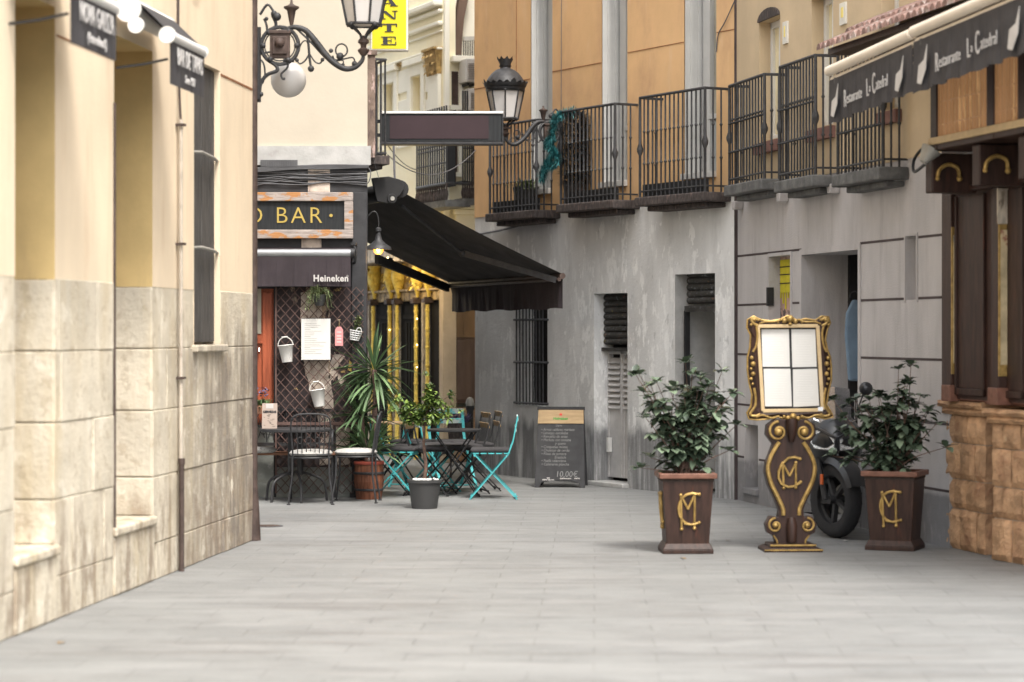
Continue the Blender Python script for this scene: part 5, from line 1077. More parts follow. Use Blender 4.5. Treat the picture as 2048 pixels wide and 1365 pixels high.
def folding_chair(label,frame,slats,cush,grp):
    # side profile along x: the sitter faces -x, back at +x
    T=thing('folding_chair',label,'chair',(0,0,0),0,grp)
    W_=.19
    for s in (-1,1):
        g=MB(); y=s*W_; g.tube([(-.25,y,0),(.13,y,.38),(.19,y,.47),(.235,y,.62),(.27,y,.80)],.012,6) if False else None
        for a,b_ in (((-.22,y,.0),(.15,y,.43)),((.15,y,.43),(.20,y,.56)),((.20,y,.56),(.245,y,.80))): g.bar(a,b_,.012,.028,up=(0,1,0))
        g.build('back_leg',frame,T)
        g=MB(); y=s*(W_-.02); g.bar((.24,y,0),(-.17,y,.43),.012,.028,up=(0,1,0)); g.build('front_leg',frame,T)
    g=MB(); g.bar((-.20,-W_,.03),(-.20,W_,.03),.02,.012); g.bar((.22,-W_,.03),(.22,W_,.03),.02,.012); g.bar((-.17,-W_,.425),(-.17,W_,.425),.02,.02); g.bar((.14,-W_,.42),(.14,W_,.42),.02,.02); g.build('cross_rail',frame,T)
    g=MB()
    for i in range(5): g.box(-.19+.075*i,-.13+.075*i,-W_,W_,.436,.448)
    g.build('seat',frame,T,bevel=.003)
    if cush: g=MB(); g.box(-.21,.17,-.19,.19,.452,.492); g.build('cushion',K['cushion'],T,bevel=.018,seg=3)
    for z,x in ((.78,.243),(.68,.225)):
        g=MB(); g.bar((x,-W_-.01,z),(x,W_+.01,z),.012,.055,up=(-.2,0,1)); g.build('back_slat',slats,T,bevel=.003)
    return T
def bistro_table(label,top,z=.66,r=.27):
    T=thing('bistro_table',label,'table',(0,0,0),0,'folding bistro tables')
    g=MB(); g.lathe([(r-.01,z-.022),(r,z-.018),(r,z-.004),(r-.008,z)],36); g.build('tabletop',top,T)
    for s in (-1,1):
        for t in (-1,1): g=MB(); g.bar((t*-.24,s*.13,0),(t*.20,s*.13,z-.025),.012,.024,up=(0,1,0)); g.build('leg',K['black'],T)
    g=MB(); 
    for t in (-1,1): g.bar((t*.20,-.13,z-.03),(t*.20,.13,z-.03),.02,.015); g.bar((t*-.23,-.13,.02),(t*-.23,.13,.02),.02,.015); g.bar((t*.1,-.13,.45),(t*-.05,.13,.45),.01,.01)
    g.build('cross_rail',K['black'],T)
    return T
def gx(px,Y): return (px-1024)/FPX*Y
ch=iron_chair('black iron chair with its back to the street, in front of the bar table'); place(ch,(gx(622,22.75),22.75,0),R(4),ch['label'])
c=dup(ch); place(c,(gx(712,22.95),22.95,0),R(88),'black iron chair with pale round cushion seen from the side, beside the barrel pot')
# bar table with curved legs
T=thing('round_table','round black metal table with curved tube feet outside the bar','table',(gx(592,23.05),23.05,0))
g=MB(); g.lathe([(.33,.665),(.35,.67),(.35,.69),(.34,.695)],40); g.build('tabletop',K['iron'],T)
g=MB(); 
for x in (-.05,.04): g.tube([(x,0,.25),(x,0,.665)],.028,8)
g.build('pedestal',K['iron'],T)
for a in (-75,75,15,195,135):
    g=MB(); ca,sa=math.cos(R(a+90)),math.sin(R(a+90)); g.tube(smoothline([(ca*.03,sa*.03,.28),(ca*.15,sa*.15,.25),(ca*.27,sa*.27,.18),(ca*.30,sa*.30,.0)],5),.013,7); g.build('foot',K['iron'],T)
# menu card
T=thing('menu_card','beige printed beer menu card reading CERVEZAS standing on the round table','menu card',(gx(539,22.95),22.95,.696),R(-3))
g=MB(Matrix.Rotation(R(-6),4,'X')); g.box(-.072,.072,-.002,.002,0,.24); C_=g.build('card',mat('beige_card',(.42,.34,.29),.8,amt=.05,bump=0),T)
g=MB(Matrix.Rotation(R(-6),4,'X')); g.box(-.036,.034,-.004,-.002,.19,.235); g.build('white_label',K['print'],C_)
text("CERVEZAS",.027,K['ink'],C_,(0,.012,.15),rot=(R(84),0,0),off=.0015); 
g=MB(Matrix.Rotation(R(-6),4,'X')); random.seed(2)
for i in range(14):
    x=random.uniform(-.06,.03); z=.02+.0085*i; g.box(x,x+random.uniform(.012,.03),-.003,-.002,z,z+.003)
g.build('small_print',K['ink'],C_); g=MB(); g.box(-.05,.05,0,.05,0,.004); g.build('stand',K['black'],T)
# bench
T=thing('iron_bench','wrought iron bench with brown wooden seat slats and scrolled back, against the bar trellis','bench',(gx(578,23.38),23.38,0))
bw=.43
for s in (-1,1):
    g=MB(); x=s*bw; g.tube(smoothline([(x,-.18,0),(x,-.17,.2),(x,-.15,.42)],4),.012,6); g.tube(smoothline([(x,.16,0),(x,.15,.3),(x,.16,.45),(x,.2,.86)],4),.014,6); g.tube(smoothline([(x,.17,.62),(x,0,.66),(x,-.15,.62),(x,-.17,.42)],4),.012,6); g.build('end_frame',K['iron'],T)
g=MB()
for i in range(4): g.box(-bw-.03,bw+.03,-.2+.09*i,-.13+.09*i,.43,.452)
g.build('seat',K['benchwood'],T,bevel=.004)
g=MB(); g.bar((-bw,.20,.85),(bw,.20,.85),.02,.03); g.bar((-bw,.17,.52),(bw,.17,.52),.02,.03); g.build('back_rail',K['iron'],T)
g=MB()
for i in range(9):
    x=-bw+.05+i*.095
    g.tube([(x-.045,.19,.54),(x-.045,.198,.84)],.005,5)
    g.tube([(x+.035*math.cos(R(a)),.196,.79+.035*math.sin(R(a))) for a in range(-30,210,24)],.005,5)
    g.tube(spiral(x-.015,.70,.028,.006,0,1.2,.193,14),.004,4); g.tube(spiral(x+.02,.64,.028,.006,math.pi,1.2,.19,14),.004,4); g.tube([(x-.03,.19,.78),(x+.03,.185,.58)],.004,4); g.tube([(x+.03,.19,.78),(x-.03,.185,.58)],.004,4)
g.build('scroll_back',K['iron'],T)
g=MB(); g.tube([(-.02,0,0),(.02,0,0)],.01) if False else None
T=thing('seat_cushion','pale patterned seat cushion lying on the left end of the iron bench','cushion',(gx(520,23.2),23.2,.455))
g=MB(); g.lathe([(.01,0),(.13,0),(.16,.015),(.165,.03),(.14,.05),(.01,.055)],20); g.build('pad',K['cushwhite'],T)
# folding furniture
t1=bistro_table('small round black bistro table with crossed legs beside the right turquoise chair',K['black']); place(t1,(gx(908,23.75),23.75,0),R(8),t1['label'])
t2=bistro_table('bistro table with a pale worn top behind the yucca',K['slatwood'],.70,.2); place(t2,(gx(790,24.6),24.6,0),R(-10),t2['label'])
tg='turquoise folding chairs'
f1=folding_chair('turquoise folding chair seen from the side, nearest the chalkboard',K['turq'],K['turqworn'],True,tg); f1.location=(gx(985,23.45),23.45,0)
c=dup(f1); place(c,(gx(795,23.7),23.7,0),R(172),'turquoise folding chair facing right, directly left of the small potted tree')
c=dup(f1); place(c,(gx(866,24.5),24.5,0),R(205),'turquoise folding chair behind the trunk of the small potted tree')
c=dup(f1); place(c,(gx(905,25.2),25.2,0),R(110),'turquoise folding chair at the back with its back rail above the black table')
c=dup(f1); place(c,(gx(828,25.3),25.3,0),R(70),'turquoise folding chair at the back, right of the pale topped table')
bgp='black folding chairs'
k1=folding_chair('black folding chair with brown wooden back slats, between bollard and right turquoise chair',K['black'],K['slatwood'],True,bgp); place(k1,(gx(950,24.6),24.6,0),R(10),k1['label'])
c=dup(k1); place(c,(gx(778,24.1),24.1,0),R(178),'black folding chair facing right behind the barrel pot')
c=dup(k1); place(c,(gx(862,23.9),23.9,0),R(168),'black folding chair pushed under the small black table from its left')
c=dup(k1); place(c,(gx(925,24.2),24.2,0),R(14),'black folding chair just left of the slat backed black chair')
# ---------------------------------------------------------------- plants
def stemcurve(p0,p1,bend=.1):
    p0=Vector(p0);p1=Vector(p1); m=(p0+p1)/2+Vector((random.uniform(-bend,bend),random.uniform(-bend,bend),random.uniform(0,bend)))
    return smoothline([p0,m,p1],5)
def whorl(mb,c,ax,n,L,W,droop,el=(.0,.8)):
    ax=Vector(ax).normalized(); s=ax.cross(Vector((.3,.9,.1))).normalized(); t=ax.cross(s)
    o=random.uniform(0,6.28)
    for i in range(n):
        a=o+6.283*i/n+random.uniform(-.3,.3); e=random.uniform(*el); d_=(s*math.cos(a)+t*math.sin(a))*math.cos(e)+ax*math.sin(e)
        l=L*random.uniform(.7,1.15); mb.leaf(c,d_,l,W*random.uniform(.8,1.2),droop*random.uniform(.4,1.5))
def planter(label,glabel,P,rz,seed,crown):
    T=thing('potted_shrub',label,'potted shrub',P,rz,'square wooden planters with glossy shrubs')
    tw,bw_=.198,.155; h=.585
    g=MB(); g.frustum(bw_,bw_,.07,tw-.012,tw-.012,h-.04); PT=g.build('pot',K['mahog'],T,bevel=.004)
    g=MB(); g.frustum(.185,.185,0,.185,.185,.03); g.frustum(.185,.185,.03,bw_+.005,bw_+.005,.075); g.build('plinth',K['mahog'],PT,bevel=.005)
    g=MB(); rz_=tw+.012
    for (a,b_,c,d_) in ((-rz_,rz_,-rz_,-rz_+.03),(-rz_,rz_,rz_-.03,rz_),(-rz_,-rz_+.03,-rz_+.03,rz_-.03),(rz_-.03,rz_,-rz_+.03,rz_-.03)): g.box(a,b_,c,d_,h-.04,h)
    g.build('rim',K['mahoged'],PT,bevel=.007)
    g=MB(); g.box(-tw+.01,tw-.01,-tw+.01,tw-.01,h-.06,h-.025); g.build('soil',K['soil'],PT)
    # raised gilt monogram, C around M
    u=.00365*.3078*1.0
    def mono(Mx,s=1.0):
        g=MB(Mx); q=lambda x,y:((x-398)*u*s,-.008,(1045-y)*u*s)
        g.tube([q(397+ -80*math.cos(R(a))*1.0+20,1035-100*math.sin(R(a))) for a in range(-72,100,9)][::-1],.010,7)
        g.tube([q(380,945),q(425,932),q(470,940)],.010,7); g.tube([q(372,1128),q(420,1137),q(470,1124)],.010,7)
        for a,b_ in (((350,945),(357,1165)),((350,945),(397,1036)),((397,1036),(440,940)),((440,940),(440,1160))): g.tube([q(*a),q(*b_)],.009,7)
        for p in ((350,945),(357,1165),(440,940),(440,1160),(470,940),(470,1124)): g.sphere(q(*p),.013,6)
        return g
    ta=math.atan2(tw-.012-bw_,h-.11); zc=.315; yc=-(bw_+(tw-.012-bw_)*(zc-.07)/(h-.11))
    for k in (0,-1):
        Mx=Matrix.Rotation(R(90*k),4,'Z')@Matrix.Translation((0,yc,zc))@Matrix.Rotation(ta,4,'X')
        mono(Mx).build('gilt_monogram',K['gold'],PT)
    random.seed(seed); g=MB(); st=MB()
    for (x,y,z,n) in crown+[(x*.9+random.uniform(-.07,.07),-y+random.uniform(-.08,.08),z*random.uniform(.86,1.0),n) for x,y,z,n in crown if z>.4]:
        x0=random.uniform(-.05,.05); y0=random.uniform(-.05,.05)
        pts=stemcurve((x0,y0,h-.03),(x,y,h+z),.05); st.tube(pts,[.0065-.004*i/(len(pts)-1) for i in range(len(pts))],6)
        for k in range(n+1):
            t=1-.62*k/max(1,n); c=pts[int(t*(len(pts)-1))]
            if k: c=c+Vector((random.uniform(-.05,.05),random.uniform(-.05,.05),random.uniform(-.03,.03)))
            whorl(g,c,(x*.6,y*.6,1),random.randint(6,9),.098,.060,.30 if k else .3,(-.5,.6) if k else (.0,.9))
    st.build('stems',K['bark'],T); g.build('foliage',K['leafdark'],T)
    return T
P=gnd(1371,1104)
cr=[(-.37,.0,.72,3),(-.30,.12,.58,4),(-.22,-.1,.66,4),(.0,.0,.80,5),(-.07,.15,.62,4),(.08,-.12,.60,4),(.12,.1,.70,4),(.27,.0,.74,4),(.33,-.1,.58,4),(.30,.1,.45,4),(-.30,-.1,.40,3),(-.15,-.15,.38,3),(.05,-.18,.42,3),(.18,-.12,.32,3),(-.1,.1,.30,3),(.38,.05,.34,2),(-.33,-.02,.03,2),(-.25,.05,.10,2),(.30,-.12,.16,1),(-.02,-.1,.55,4),(.20,.14,.52,4),(-.18,.05,.5,4)]
planter('glossy dark shrub in a square mahogany planter with gilt monogram, left of the menu stand','',P,R(2),11,cr)
P=gnd(1790,1098)
cr=[(-.30,.0,.52,4),(-.38,-.08,.38,4),(-.42,.05,.28,4),(-.2,-.1,.46,4),(-.08,.1,.52,4),(.0,-.1,.44,4),(.12,.0,.78,3),(.10,.02,.66,3),(.13,.1,.48,4),(.25,.0,.45,3),(.33,-.05,.36,2),(.02,.05,.58,4),(-.12,.0,.56,4),(.18,.05,.55,3),(.22,-.12,.30,2),(-.1,-.15,.18,3),(0,-.1,.10,3),(.05,.1,.15,3),(-.2,.1,.12,3),(.40,-.1,.18,1),(-.3,-.05,.1,3),(-.45,-.1,.52,2),(-.45,-.1,.1,2),(.2,.1,.35,3)]
planter('glossy dark shrub in a square mahogany planter with gilt monogram, right of the scooter','',P,R(-22),23,cr)
# small tree in black pot
P=gnd(849,1017); T=thing('potted_tree','small bright green tree in a round charcoal plastic pot in front of the tables','potted tree',P)
g=MB(); g.lathe([(.115,0),(.118,.01),(.148,.235),(.162,.238),(.163,.262),(.150,.264),(.146,.25)],32); PT=g.build('pot',K['blackpot'],T)
g=MB(); random.seed(6)
for i in range(60): a=random.uniform(0,6.28); r=random.uniform(0,.135); g.sphere((r*math.cos(a),r*math.sin(a),.262),random.uniform(.008,.014),5)
g.build('pebbles',K['pebble'],PT); g=MB(); g.lathe([(.001,.25),(.145,.25)],20); g.build('soil',K['soil'],PT)
random.seed(14); g=MB(); tk=smoothline([(0,0,.25),(.012,0,.4),(-.005,0,.58),(.0,0,.75)],5); g.tube(tk,[.018-.006*i/15 for i in range(len(tk))],8)
f=MB()
for (x,z,n) in ((-.27,.88,5),(-.2,.98,5),(-.12,.92,6),(0,1.05,6),(.05,1.18,5),(.12,1.0,6),(.2,.92,5),(.1,.88,5),(-.05,.86,6),(-.18,.82,5),(.22,1.02,3),(-.1,.8,5),(.08,.80,4),(.0,.92,6),(-.22,.9,5),(.15,.84,4),(.07,1.1,4),(-.28,.96,3),(.3,.86,1)):
    y=random.uniform(-.18,.18); pts=stemcurve(tk[-1],(x,y,z),.04); g.tube(pts,[.006-.004*i/(len(pts)-1) for i in range(len(pts))],5)
    for k in range(n+3):
        c=pts[int((1-.5*k/(n+3))*(len(pts)-1))]+Vector((random.uniform(-.05,.05),random.uniform(-.05,.05),random.uniform(-.04,.05))); whorl(f,c,(x,y,.3),random.randint(7,10),.058,.028,.25,(-.4,.9))
g.build('trunk',K['bark'],T); f.build('crown',K['leafbright'],T)
# yucca in barrel
P=gnd(738,998); T=thing('potted_yucca','tall yucca with sword leaves in a brown barrel pot by the bar corner','potted plant',(P.x,P.y,0))
g=MB(); n=22
for i in range(n):
    a0,a1=2*math.pi*i/n,2*math.pi*(i+1)/n-.012
    for (r0,z0),(r1,z1) in (((.122,0),(.145,.17)),((.145,.17),(.138,.345))):
        g.add([(r0*math.cos(a0),r0*math.sin(a0),z0),(r0*math.cos(a1),r0*math.sin(a1),z0),(r1*math.cos(a1),r1*math.sin(a1),z1),(r1*math.cos(a0),r1*math.sin(a0),z1)],[(0,1,2,3)],0,random.random())
g.lathe([(.118,.002),(.14,.17),(.133,.34)],22); PT=g.build('barrel',K['barrel'],T)
g=MB(); g.lathe([(.125,.335),(.145,.335),(.150,.35),(.145,.365),(.125,.362)],28); g.build('clay_rim',K['barrelrim'],PT)
g=MB(); 
for z,r in ((.08,.137),(.24,.148)): g.lathe([(r,z),(r+.004,z+.004),(r+.004,z+.02),(r,z+.024)],28)
g.build('hoop',K['iron'],PT); g=MB(); g.lathe([(.001,.34),(.13,.34)],20); g.build('soil',K['soil'],PT)
g=MB(); tr=smoothline([(.03,0,.34),(.05,0,.7),(.06,0,1.05),(.05,0,1.25)],6); g.tube(tr,[.026+.003*math.sin(i*2.4) for i in range(len(tr))],10); tr2=smoothline([(-.02,.02,.34),(-.05,.02,.6),(-.07,.02,.8)],6); g.tube(tr2,.02,8); g.build('trunk',K['yuccabark'],T)
random.seed(9); f=MB()
for (c,n,L_,el0,el1) in (((.05,0,1.24),60,.44,-.6,1.5),((.055,0,1.12),34,.38,-.7,.6),((.05,0,1.0),16,.32,-.6,.4),((-.07,.02,.8),46,.38,-.5,1.4),((0,-.02,.42),46,.44,.2,1.35),((-.02,.0,.55),26,.32,-.2,.9)):
    for i in range(n):
        a=random.uniform(0,6.283); e=random.uniform(el0,el1); d_=(math.cos(a)*math.cos(e),math.sin(a)*math.cos(e)*.8,math.sin(e)); f.leaf(Vector(c)+Vector(d_)*.02,d_,L_*random.uniform(.7,1.15),.034,random.uniform(.05,.5)*(1.2-max(e,0)*.7),fold=.5,n=4)
f.build('sword_leaves',K['leafyucca'],T)
# lavender tub and window box
T=thing('lavender_pot','low lavender in a dark pot on a chair height stand beside the bollard','potted plant',(gx(918,26.6),26.6,0))
g=MB(); g.frustum(.1,.1,.35,.13,.13,.62); 
for a in (-1,1):
    for b_ in (-1,1): g.box(a*.09-.01,a*.09+.01,b_*.09-.01,b_*.09+.01,0,.36)
g.build('pot',K['slabwood'],T,bevel=.004); random.seed(4); f=MB()
for i in range(120): a=random.uniform(0,6.28); e=random.uniform(.5,1.5); f.leaf((random.uniform(-.09,.09),random.uniform(-.09,.09),.6),(math.cos(a)*math.cos(e),math.sin(a)*math.cos(e),math.sin(e)),random.uniform(.08,.18),.016,.1)
f.build('flowers',K['lavender'],T)
T=thing('flower_box','dark green leafy flowers in a wooden box beneath the orange door','flower box',(gx(522,23.42),23.42,0))
g=MB(); g.box(-.10,.09,-.1,.04,.82,.9); g.build('box',K['benchwood'],T,bevel=.005)
random.seed(41); f=MB(); 
for i in range(150): a=random.uniform(0,6.28); e=random.uniform(.2,1.5); f.leaf((random.uniform(-.08,.08),random.uniform(-.07,.03),.88),(math.cos(a)*math.cos(e),math.sin(a)*math.cos(e),math.sin(e)),random.uniform(.06,.15),.025,.3)
f.build('leaves',K['leafyucca'],T); f=MB()
for i in range(60): a=random.uniform(0,6.28); f.leaf((random.uniform(-.09,.07),random.uniform(-.09,.02),random.uniform(.98,1.07)),(math.cos(a),math.sin(a),.8),.035,.02,.1)
f.build('blooms',K['lavender'],T)
# ---------------------------------------------------------------- hung on the trellis
YT=23.5; tx=lambda px:(px-1024)/FPX*YT; tz=lambda py:CH-(py-YH)/FPX*YT; k=YT/FPX
def bucket(px,py,tl_,label):
    T=thing('hanging_bucket',label,'bucket',(tx(px),YT-.02,tz(py)),0,'small white buckets hung on the trellis'); T.rotation_euler=(0,R(tl_),0)
    g=MB(); g.lathe([(.046,-.19),(.05,-.188),(.072,-.03),(.078,-.026),(.074,-.02),(.068,-.035)],24); g.build('pail',K['white'],T)
    g=MB(); g.tube([(.074*math.cos(R(a)),0,-.03+.085*math.sin(R(a))) for a in range(0,181,15)],.0045,5); g.tube([(-.03,0,.055),(.03,0,.055)],.008,6); g.build('handle',K['white'],T)
    random.seed(int(px)); f=MB()
    for i in range(90): a=random.uniform(0,6.28); r=random.uniform(0,.06); f.leaf((r*math.cos(a),r*math.sin(a),-.035),(math.cos(a),math.sin(a),1.2),.03,.014,.3)
    f.build('moss',K['leafherb'],T)
    g=MB(); g.lathe([(.01,-.05),(.066,-.045)],16); g.build('soil',K['soil'],T)
bucket(571,686,-6,'white hanging bucket with mossy plant on the trellis, left of the white menu sheet'); bucket(634,775,-8,'white hanging bucket with mossy plant on the trellis, below the white menu sheet')
T=thing('wire_basket','small white wire basket with a leafy herb on the trellis beside the pink tag','basket',(tx(713),YT-.02,tz(660)),0); T.rotation_euler=(0,R(10),0)
g=MB()
for j in range(5): z=-.1+.022*j; r=.042+.004*j; g.tube([(r*math.cos(a*math.pi/8),r*math.sin(a*math.pi/8),z) for a in range(16)],.0055,5,closed=True)
for a in range(12): an=a*math.pi/6; g.tube([(.042*math.cos(an),.042*math.sin(an),-.1),(.06*math.cos(an),.06*math.sin(an),-.008)],.003,4)
g.tube([(.03+.025*math.cos(R(a)),-.05,-.01+.035*math.sin(R(a))) for a in range(0,181,20)],.004,5); g.build('basket_weave',K['wicker'],T)
random.seed(77); f=MB()
for i in range(120): z=random.uniform(0,.15); a=random.uniform(0,6.28); f.leaf((random.uniform(-.03,.03),random.uniform(-.02,.02),z-.02),(math.cos(a),math.sin(a)*.6,.7),.035,.016,.2)
f.build('herb',K['leafherb'],T); 
T=thing('hanging_fern','trailing fern in a dark hanging pot at the top of the trellis','hanging plant',(tx(640),YT-.04,tz(600)),0)
g=MB(); g.lathe([(.04,-.06),(.07,.04),(.074,.05),(.065,.045)],18); g.build('pot',K['blackpot'],T); random.seed(12); f=MB()
for i in range(26):
    a=random.uniform(0,6.28); L_=random.uniform(.08,.17); pts=smoothline([(0,0,.04),(math.cos(a)*L_*.6,math.sin(a)*.05-.02,.10+random.uniform(-.02,.05)),(math.cos(a)*L_,math.sin(a)*.07-.03,random.uniform(-.10,.06))],4)
    f.tube(pts,.002,4)
    for p in pts[1:]:
        for s in (-1,1): f.leaf(p,(math.sin(a)*s+.2,-.2,random.uniform(-.3,.5)),.03,.010,.3)
f.build('fronds',K['leafherb'],T)
T=thing('menu_sheet','white printed menu sheet fixed to the middle of the trellis','menu',(tx(632),YT-.01,tz(720)),0)
hS=82*k; wS=58*k/2; g=MB(); g.box(-wS,wS,-.008,.0,0,hS); SH=g.build('sheet',K['paper'],T)
g=MB(); g.box(-wS-.004,wS+.004,0,.012,-.004,hS+.004); g.build('backing_board',K['black'],T)
random.seed(3); g=MB()
for i in range(17): z=hS-.05-.018*i; x1=random.uniform(-.02,.1); g.box(-wS+.03,x1,-.0095,-.008,z,z+.004) if i not in (3,7,13) else g.box(-wS+.03,-wS+.09,-.0095,-.008,z,z+.006)
g.build('faint_print',K['graytext'],SH)
T=thing('hanging_tag','small pink card tag on a string, right of the white menu sheet','tag',(tx(678.5),YT-.02,tz(692)),0)
g=MB(); w_=8*k; g.prism([(-w_,0),(w_,0),(w_,.155),(w_*.5,.185),(-w_*.5,.185),(-w_,.155)],-.004,.0); C_=g.build('card',K['pink'],T)
g=MB(); g.tube([(0,-.002,.18),(.002,0,.25)],.003,4); g.tube([(-.015,0,.25),(.015,0,.255)],.004,4); g.build('string',K['slatwood'],T)
g=MB()
for z in (.125,.088,.06,.03): g.box(-.022,.022,-.0055,-.004,z,z+.014)
g.build('white_lettering_rows',K['print'],C_)
# ================================================================ MENU STAND
P=gnd(1580,1101); T=thing('menu_stand','carved mahogany and gilt menu stand with a framed four page menu, between planter and scooter','menu stand',(P.x,P.y,0),R(3))
Y_=P.y; k=Y_/FPX
q=lambda px,py:((px-1580)*k,CH-(py-YH)*k)       # outline points measured off the object, in its own plane
def ln(pts,y,r,mb,kk=5): mb.tube(smoothline([(q(*p)[0],y,q(*p)[1]) for p in pts],kk),r,7)
g=MB(); g.prism([q(*p) for p in ((1522,1103),(1638,1103),(1638,1096),(1628,1092),(1532,1092),(1522,1096))],-.17,.17); g.prism([q(*p) for p in ((1534,1092),(1626,1092),(1624,1086),(1536,1086))],-.14,.14); BS=g.build('base',K['mahog'],T,bevel=.006)
g=MB(); g.box(-.215,.215,-.176,-.170,.012,.022); g.box(-.17,.17,-.146,-.140,.043,.056); g.build('gilt_base_edge',K['gold'],BS)
right=[(1612,838),(1628,850),(1630,870),(1616,888),(1622,905),(1630,925),(1632,945),(1626,970),(1612,1000),(1604,1020),(1606,1034),(1622,1032),(1631,1048),(1628,1064),(1614,1072),(1610,1088)]
left=[(2*1580-a,b_) for a,b_ in right][::-1]
ol=[q(*p) for p in right]+[q(*p) for p in left]
g=MB(); g.prism(ol,-.055,.055); BD=g.build('pedestal',K['mahog'],T,bevel=.006)
g=MB()
for s in (1,-1):
    m=lambda pts:[(1580+s*(a-1580),b_) for a,b_ in pts]
    ln(m([(1604,884),(1612,896),(1622,915),(1627,936),(1622,962),(1608,992),(1597,1016),(1596,1030)]),-.058,.016,g); 
    g.tube([(x,-.062,z) for x,_,z in spiral(*q(*m([(1606,863)])[0]),.075,.018,R(90),1.3*(-s),0,26)],.010,7); g.sphere((q(*m([(1606,864)])[0])[0],-.06,q(1606,864)[1]),.03,8)
    g.tube([(x,-.062,z) for x,_,z in spiral(*q(*m([(1612,1050)])[0]),.055,.014,R(90),1.25*(-s),0,24)],.009,7); g.sphere((q(*m([(1612,1050)])[0])[0],-.06,q(1612,1050)[1]),.022,8)
    ln(m([(1616,1070),(1609,1080),(1608,1090)]),-.056,.007,g)
g.build('gilt_scrolls',K['gold'],BD)
c0=q(1580,858); g=MB(); g.tube([(0,-.07,c0[1]+.07),(0,-.085,c0[1]),(0,-.06,c0[1]-.09)],[.045,.04,.02],10); g.build('carved_boss',K['mahog'],BD); c0=q(1581,1050); g=MB(); g.tube([(0,-.06,c0[1]+.05),(0,-.085,c0[1]),(0,-.075,c0[1]-.12)],[.03,.04,.035],10); g.build('carved_boss',K['mahog'],BD)
g=MB(); mq=lambda x,y:(q(1460+x/2.729,620+y/2.729)[0],-.062,q(0,620+y/2.729)[1])
g.tube([mq(*p) for p in ((375,812),(345,802),(310,808),(275,840),(258,880),(256,915),(272,948),(310,965),(345,960),(378,938))],.011,7)
for a,b_ in (((280,835),(285,970)),((280,835),(318,905)),((318,905),(352,832)),((352,832),(352,968))): g.tube([mq(*a),mq(*b_)],.009,7)
for p in ((280,835),(285,970),(352,832),(352,968),(375,812),(378,938)): g.sphere(mq(*p),.013,6)
g.build('gilt_monogram',K['gold'],BD)
# frame : outline from the photo
fo=[(1493,640),(1505,633),(1520,640),(1540,643),(1556,640),(1566,636),(1574,632),(1582,634),(1592,642),(1610,638),(1630,641),(1642,633),(1656,634),(1660,646),(1654,660),(1650,680),(1654,700),(1660,715),(1662,735),(1662,760),(1656,785),(1652,810),(1660,822),(1666,834),(1650,838),(1630,834),(1608,836),(1596,842),(1584,846),(1572,840),(1556,834),(1536,838),(1512,840),(1496,838),(1492,826),(1500,812),(1502,790),(1496,765),(1493,740),(1493,715),(1498,695),(1499,670),(1492,656)]
FR=thing('x','x','x'); bpy.data.objects.remove(FR)
g=MB(); inner=[(1514,653),(1634,652),(1644,820),(1524,822)]
n=len(fo); fz=[q(*p) for p in fo]
# ring prism between outline and inner opening, by nearest-parameter mapping
ctr=(sum(p[0] for p in fz)/n,sum(p[1] for p in fz)/n); iq=[q(*p) for p in inner]
def hit(a):      # ray from centre to the inner quad
    best=None
    for i in range(4):
        x1,y1=iq[i][0]-ctr[0],iq[i][1]-ctr[1]; x2,y2=iq[(i+1)%4][0]-ctr[0],iq[(i+1)%4][1]-ctr[1]
        dx,dy=math.cos(a),math.sin(a); ex,ey=x2-x1,y2-y1; den=dx*ey-dy*ex
        if abs(den)<1e-9: continue
        t=(x1*ey-y1*ex)/den; u_=(x1*dy-y1*dx)/den
        if t>0 and -1e-6<=u_<=1+1e-6: best=t if best is None else min(best,t)
    return (ctr[0]+math.cos(a)*best,ctr[1]+math.sin(a)*best)
dense=[]
for i in range(n):
    a,b_=fz[i],fz[(i+1)%n]
    for t in (0,.5): dense.append((a[0]+(b_[0]-a[0])*t,a[1]+(b_[1]-a[1])*t))
dense.sort(key=lambda p:math.atan2(p[1]-ctr[1],p[0]-ctr[0]))
# add inner corners' directions
inn=[hit(math.atan2(p[1]-ctr[1],p[0]-ctr[0])) for p in dense]
for c_ in iq:
    j=min(range(len(inn)),key=lambda j:(inn[j][0]-c_[0])**2+(inn[j][1]-c_[1])**2); inn[j]=c_
m=len(dense); mid=[((a[0]*.45+b_[0]*.55),(a[1]*.45+b_[1]*.55)) for a,b_ in zip(dense,inn)]
vs=[(p[0],-.02,p[1]) for p in dense]+[(p[0],-.045,p[1]) for p in mid]+[(p[0],-.03,p[1]) for p in inn]+[(p[0],.02,p[1]) for p in inn]+[(p[0],.02,p[1]) for p in dense]
fs=[]
for r_ in range(4):
    for i in range(m): j=(i+1)%m; fs.append((r_*m+i,r_*m+j,(r_+1)*m+j,(r_+1)*m+i))
for i in range(m): j=(i+1)%m; fs.append((4*m+i,4*m+j,j,i))
g.add(vs,fs); FRM=g.build('frame',K['mahog'],T)
bpy.context.view_layer.update()
g=MB(); yy=-.04
edge=[(p[0],-.028,p[1]) for p in fz]; g.tube([Vector(p) for p in edge],.007,6,closed=True)
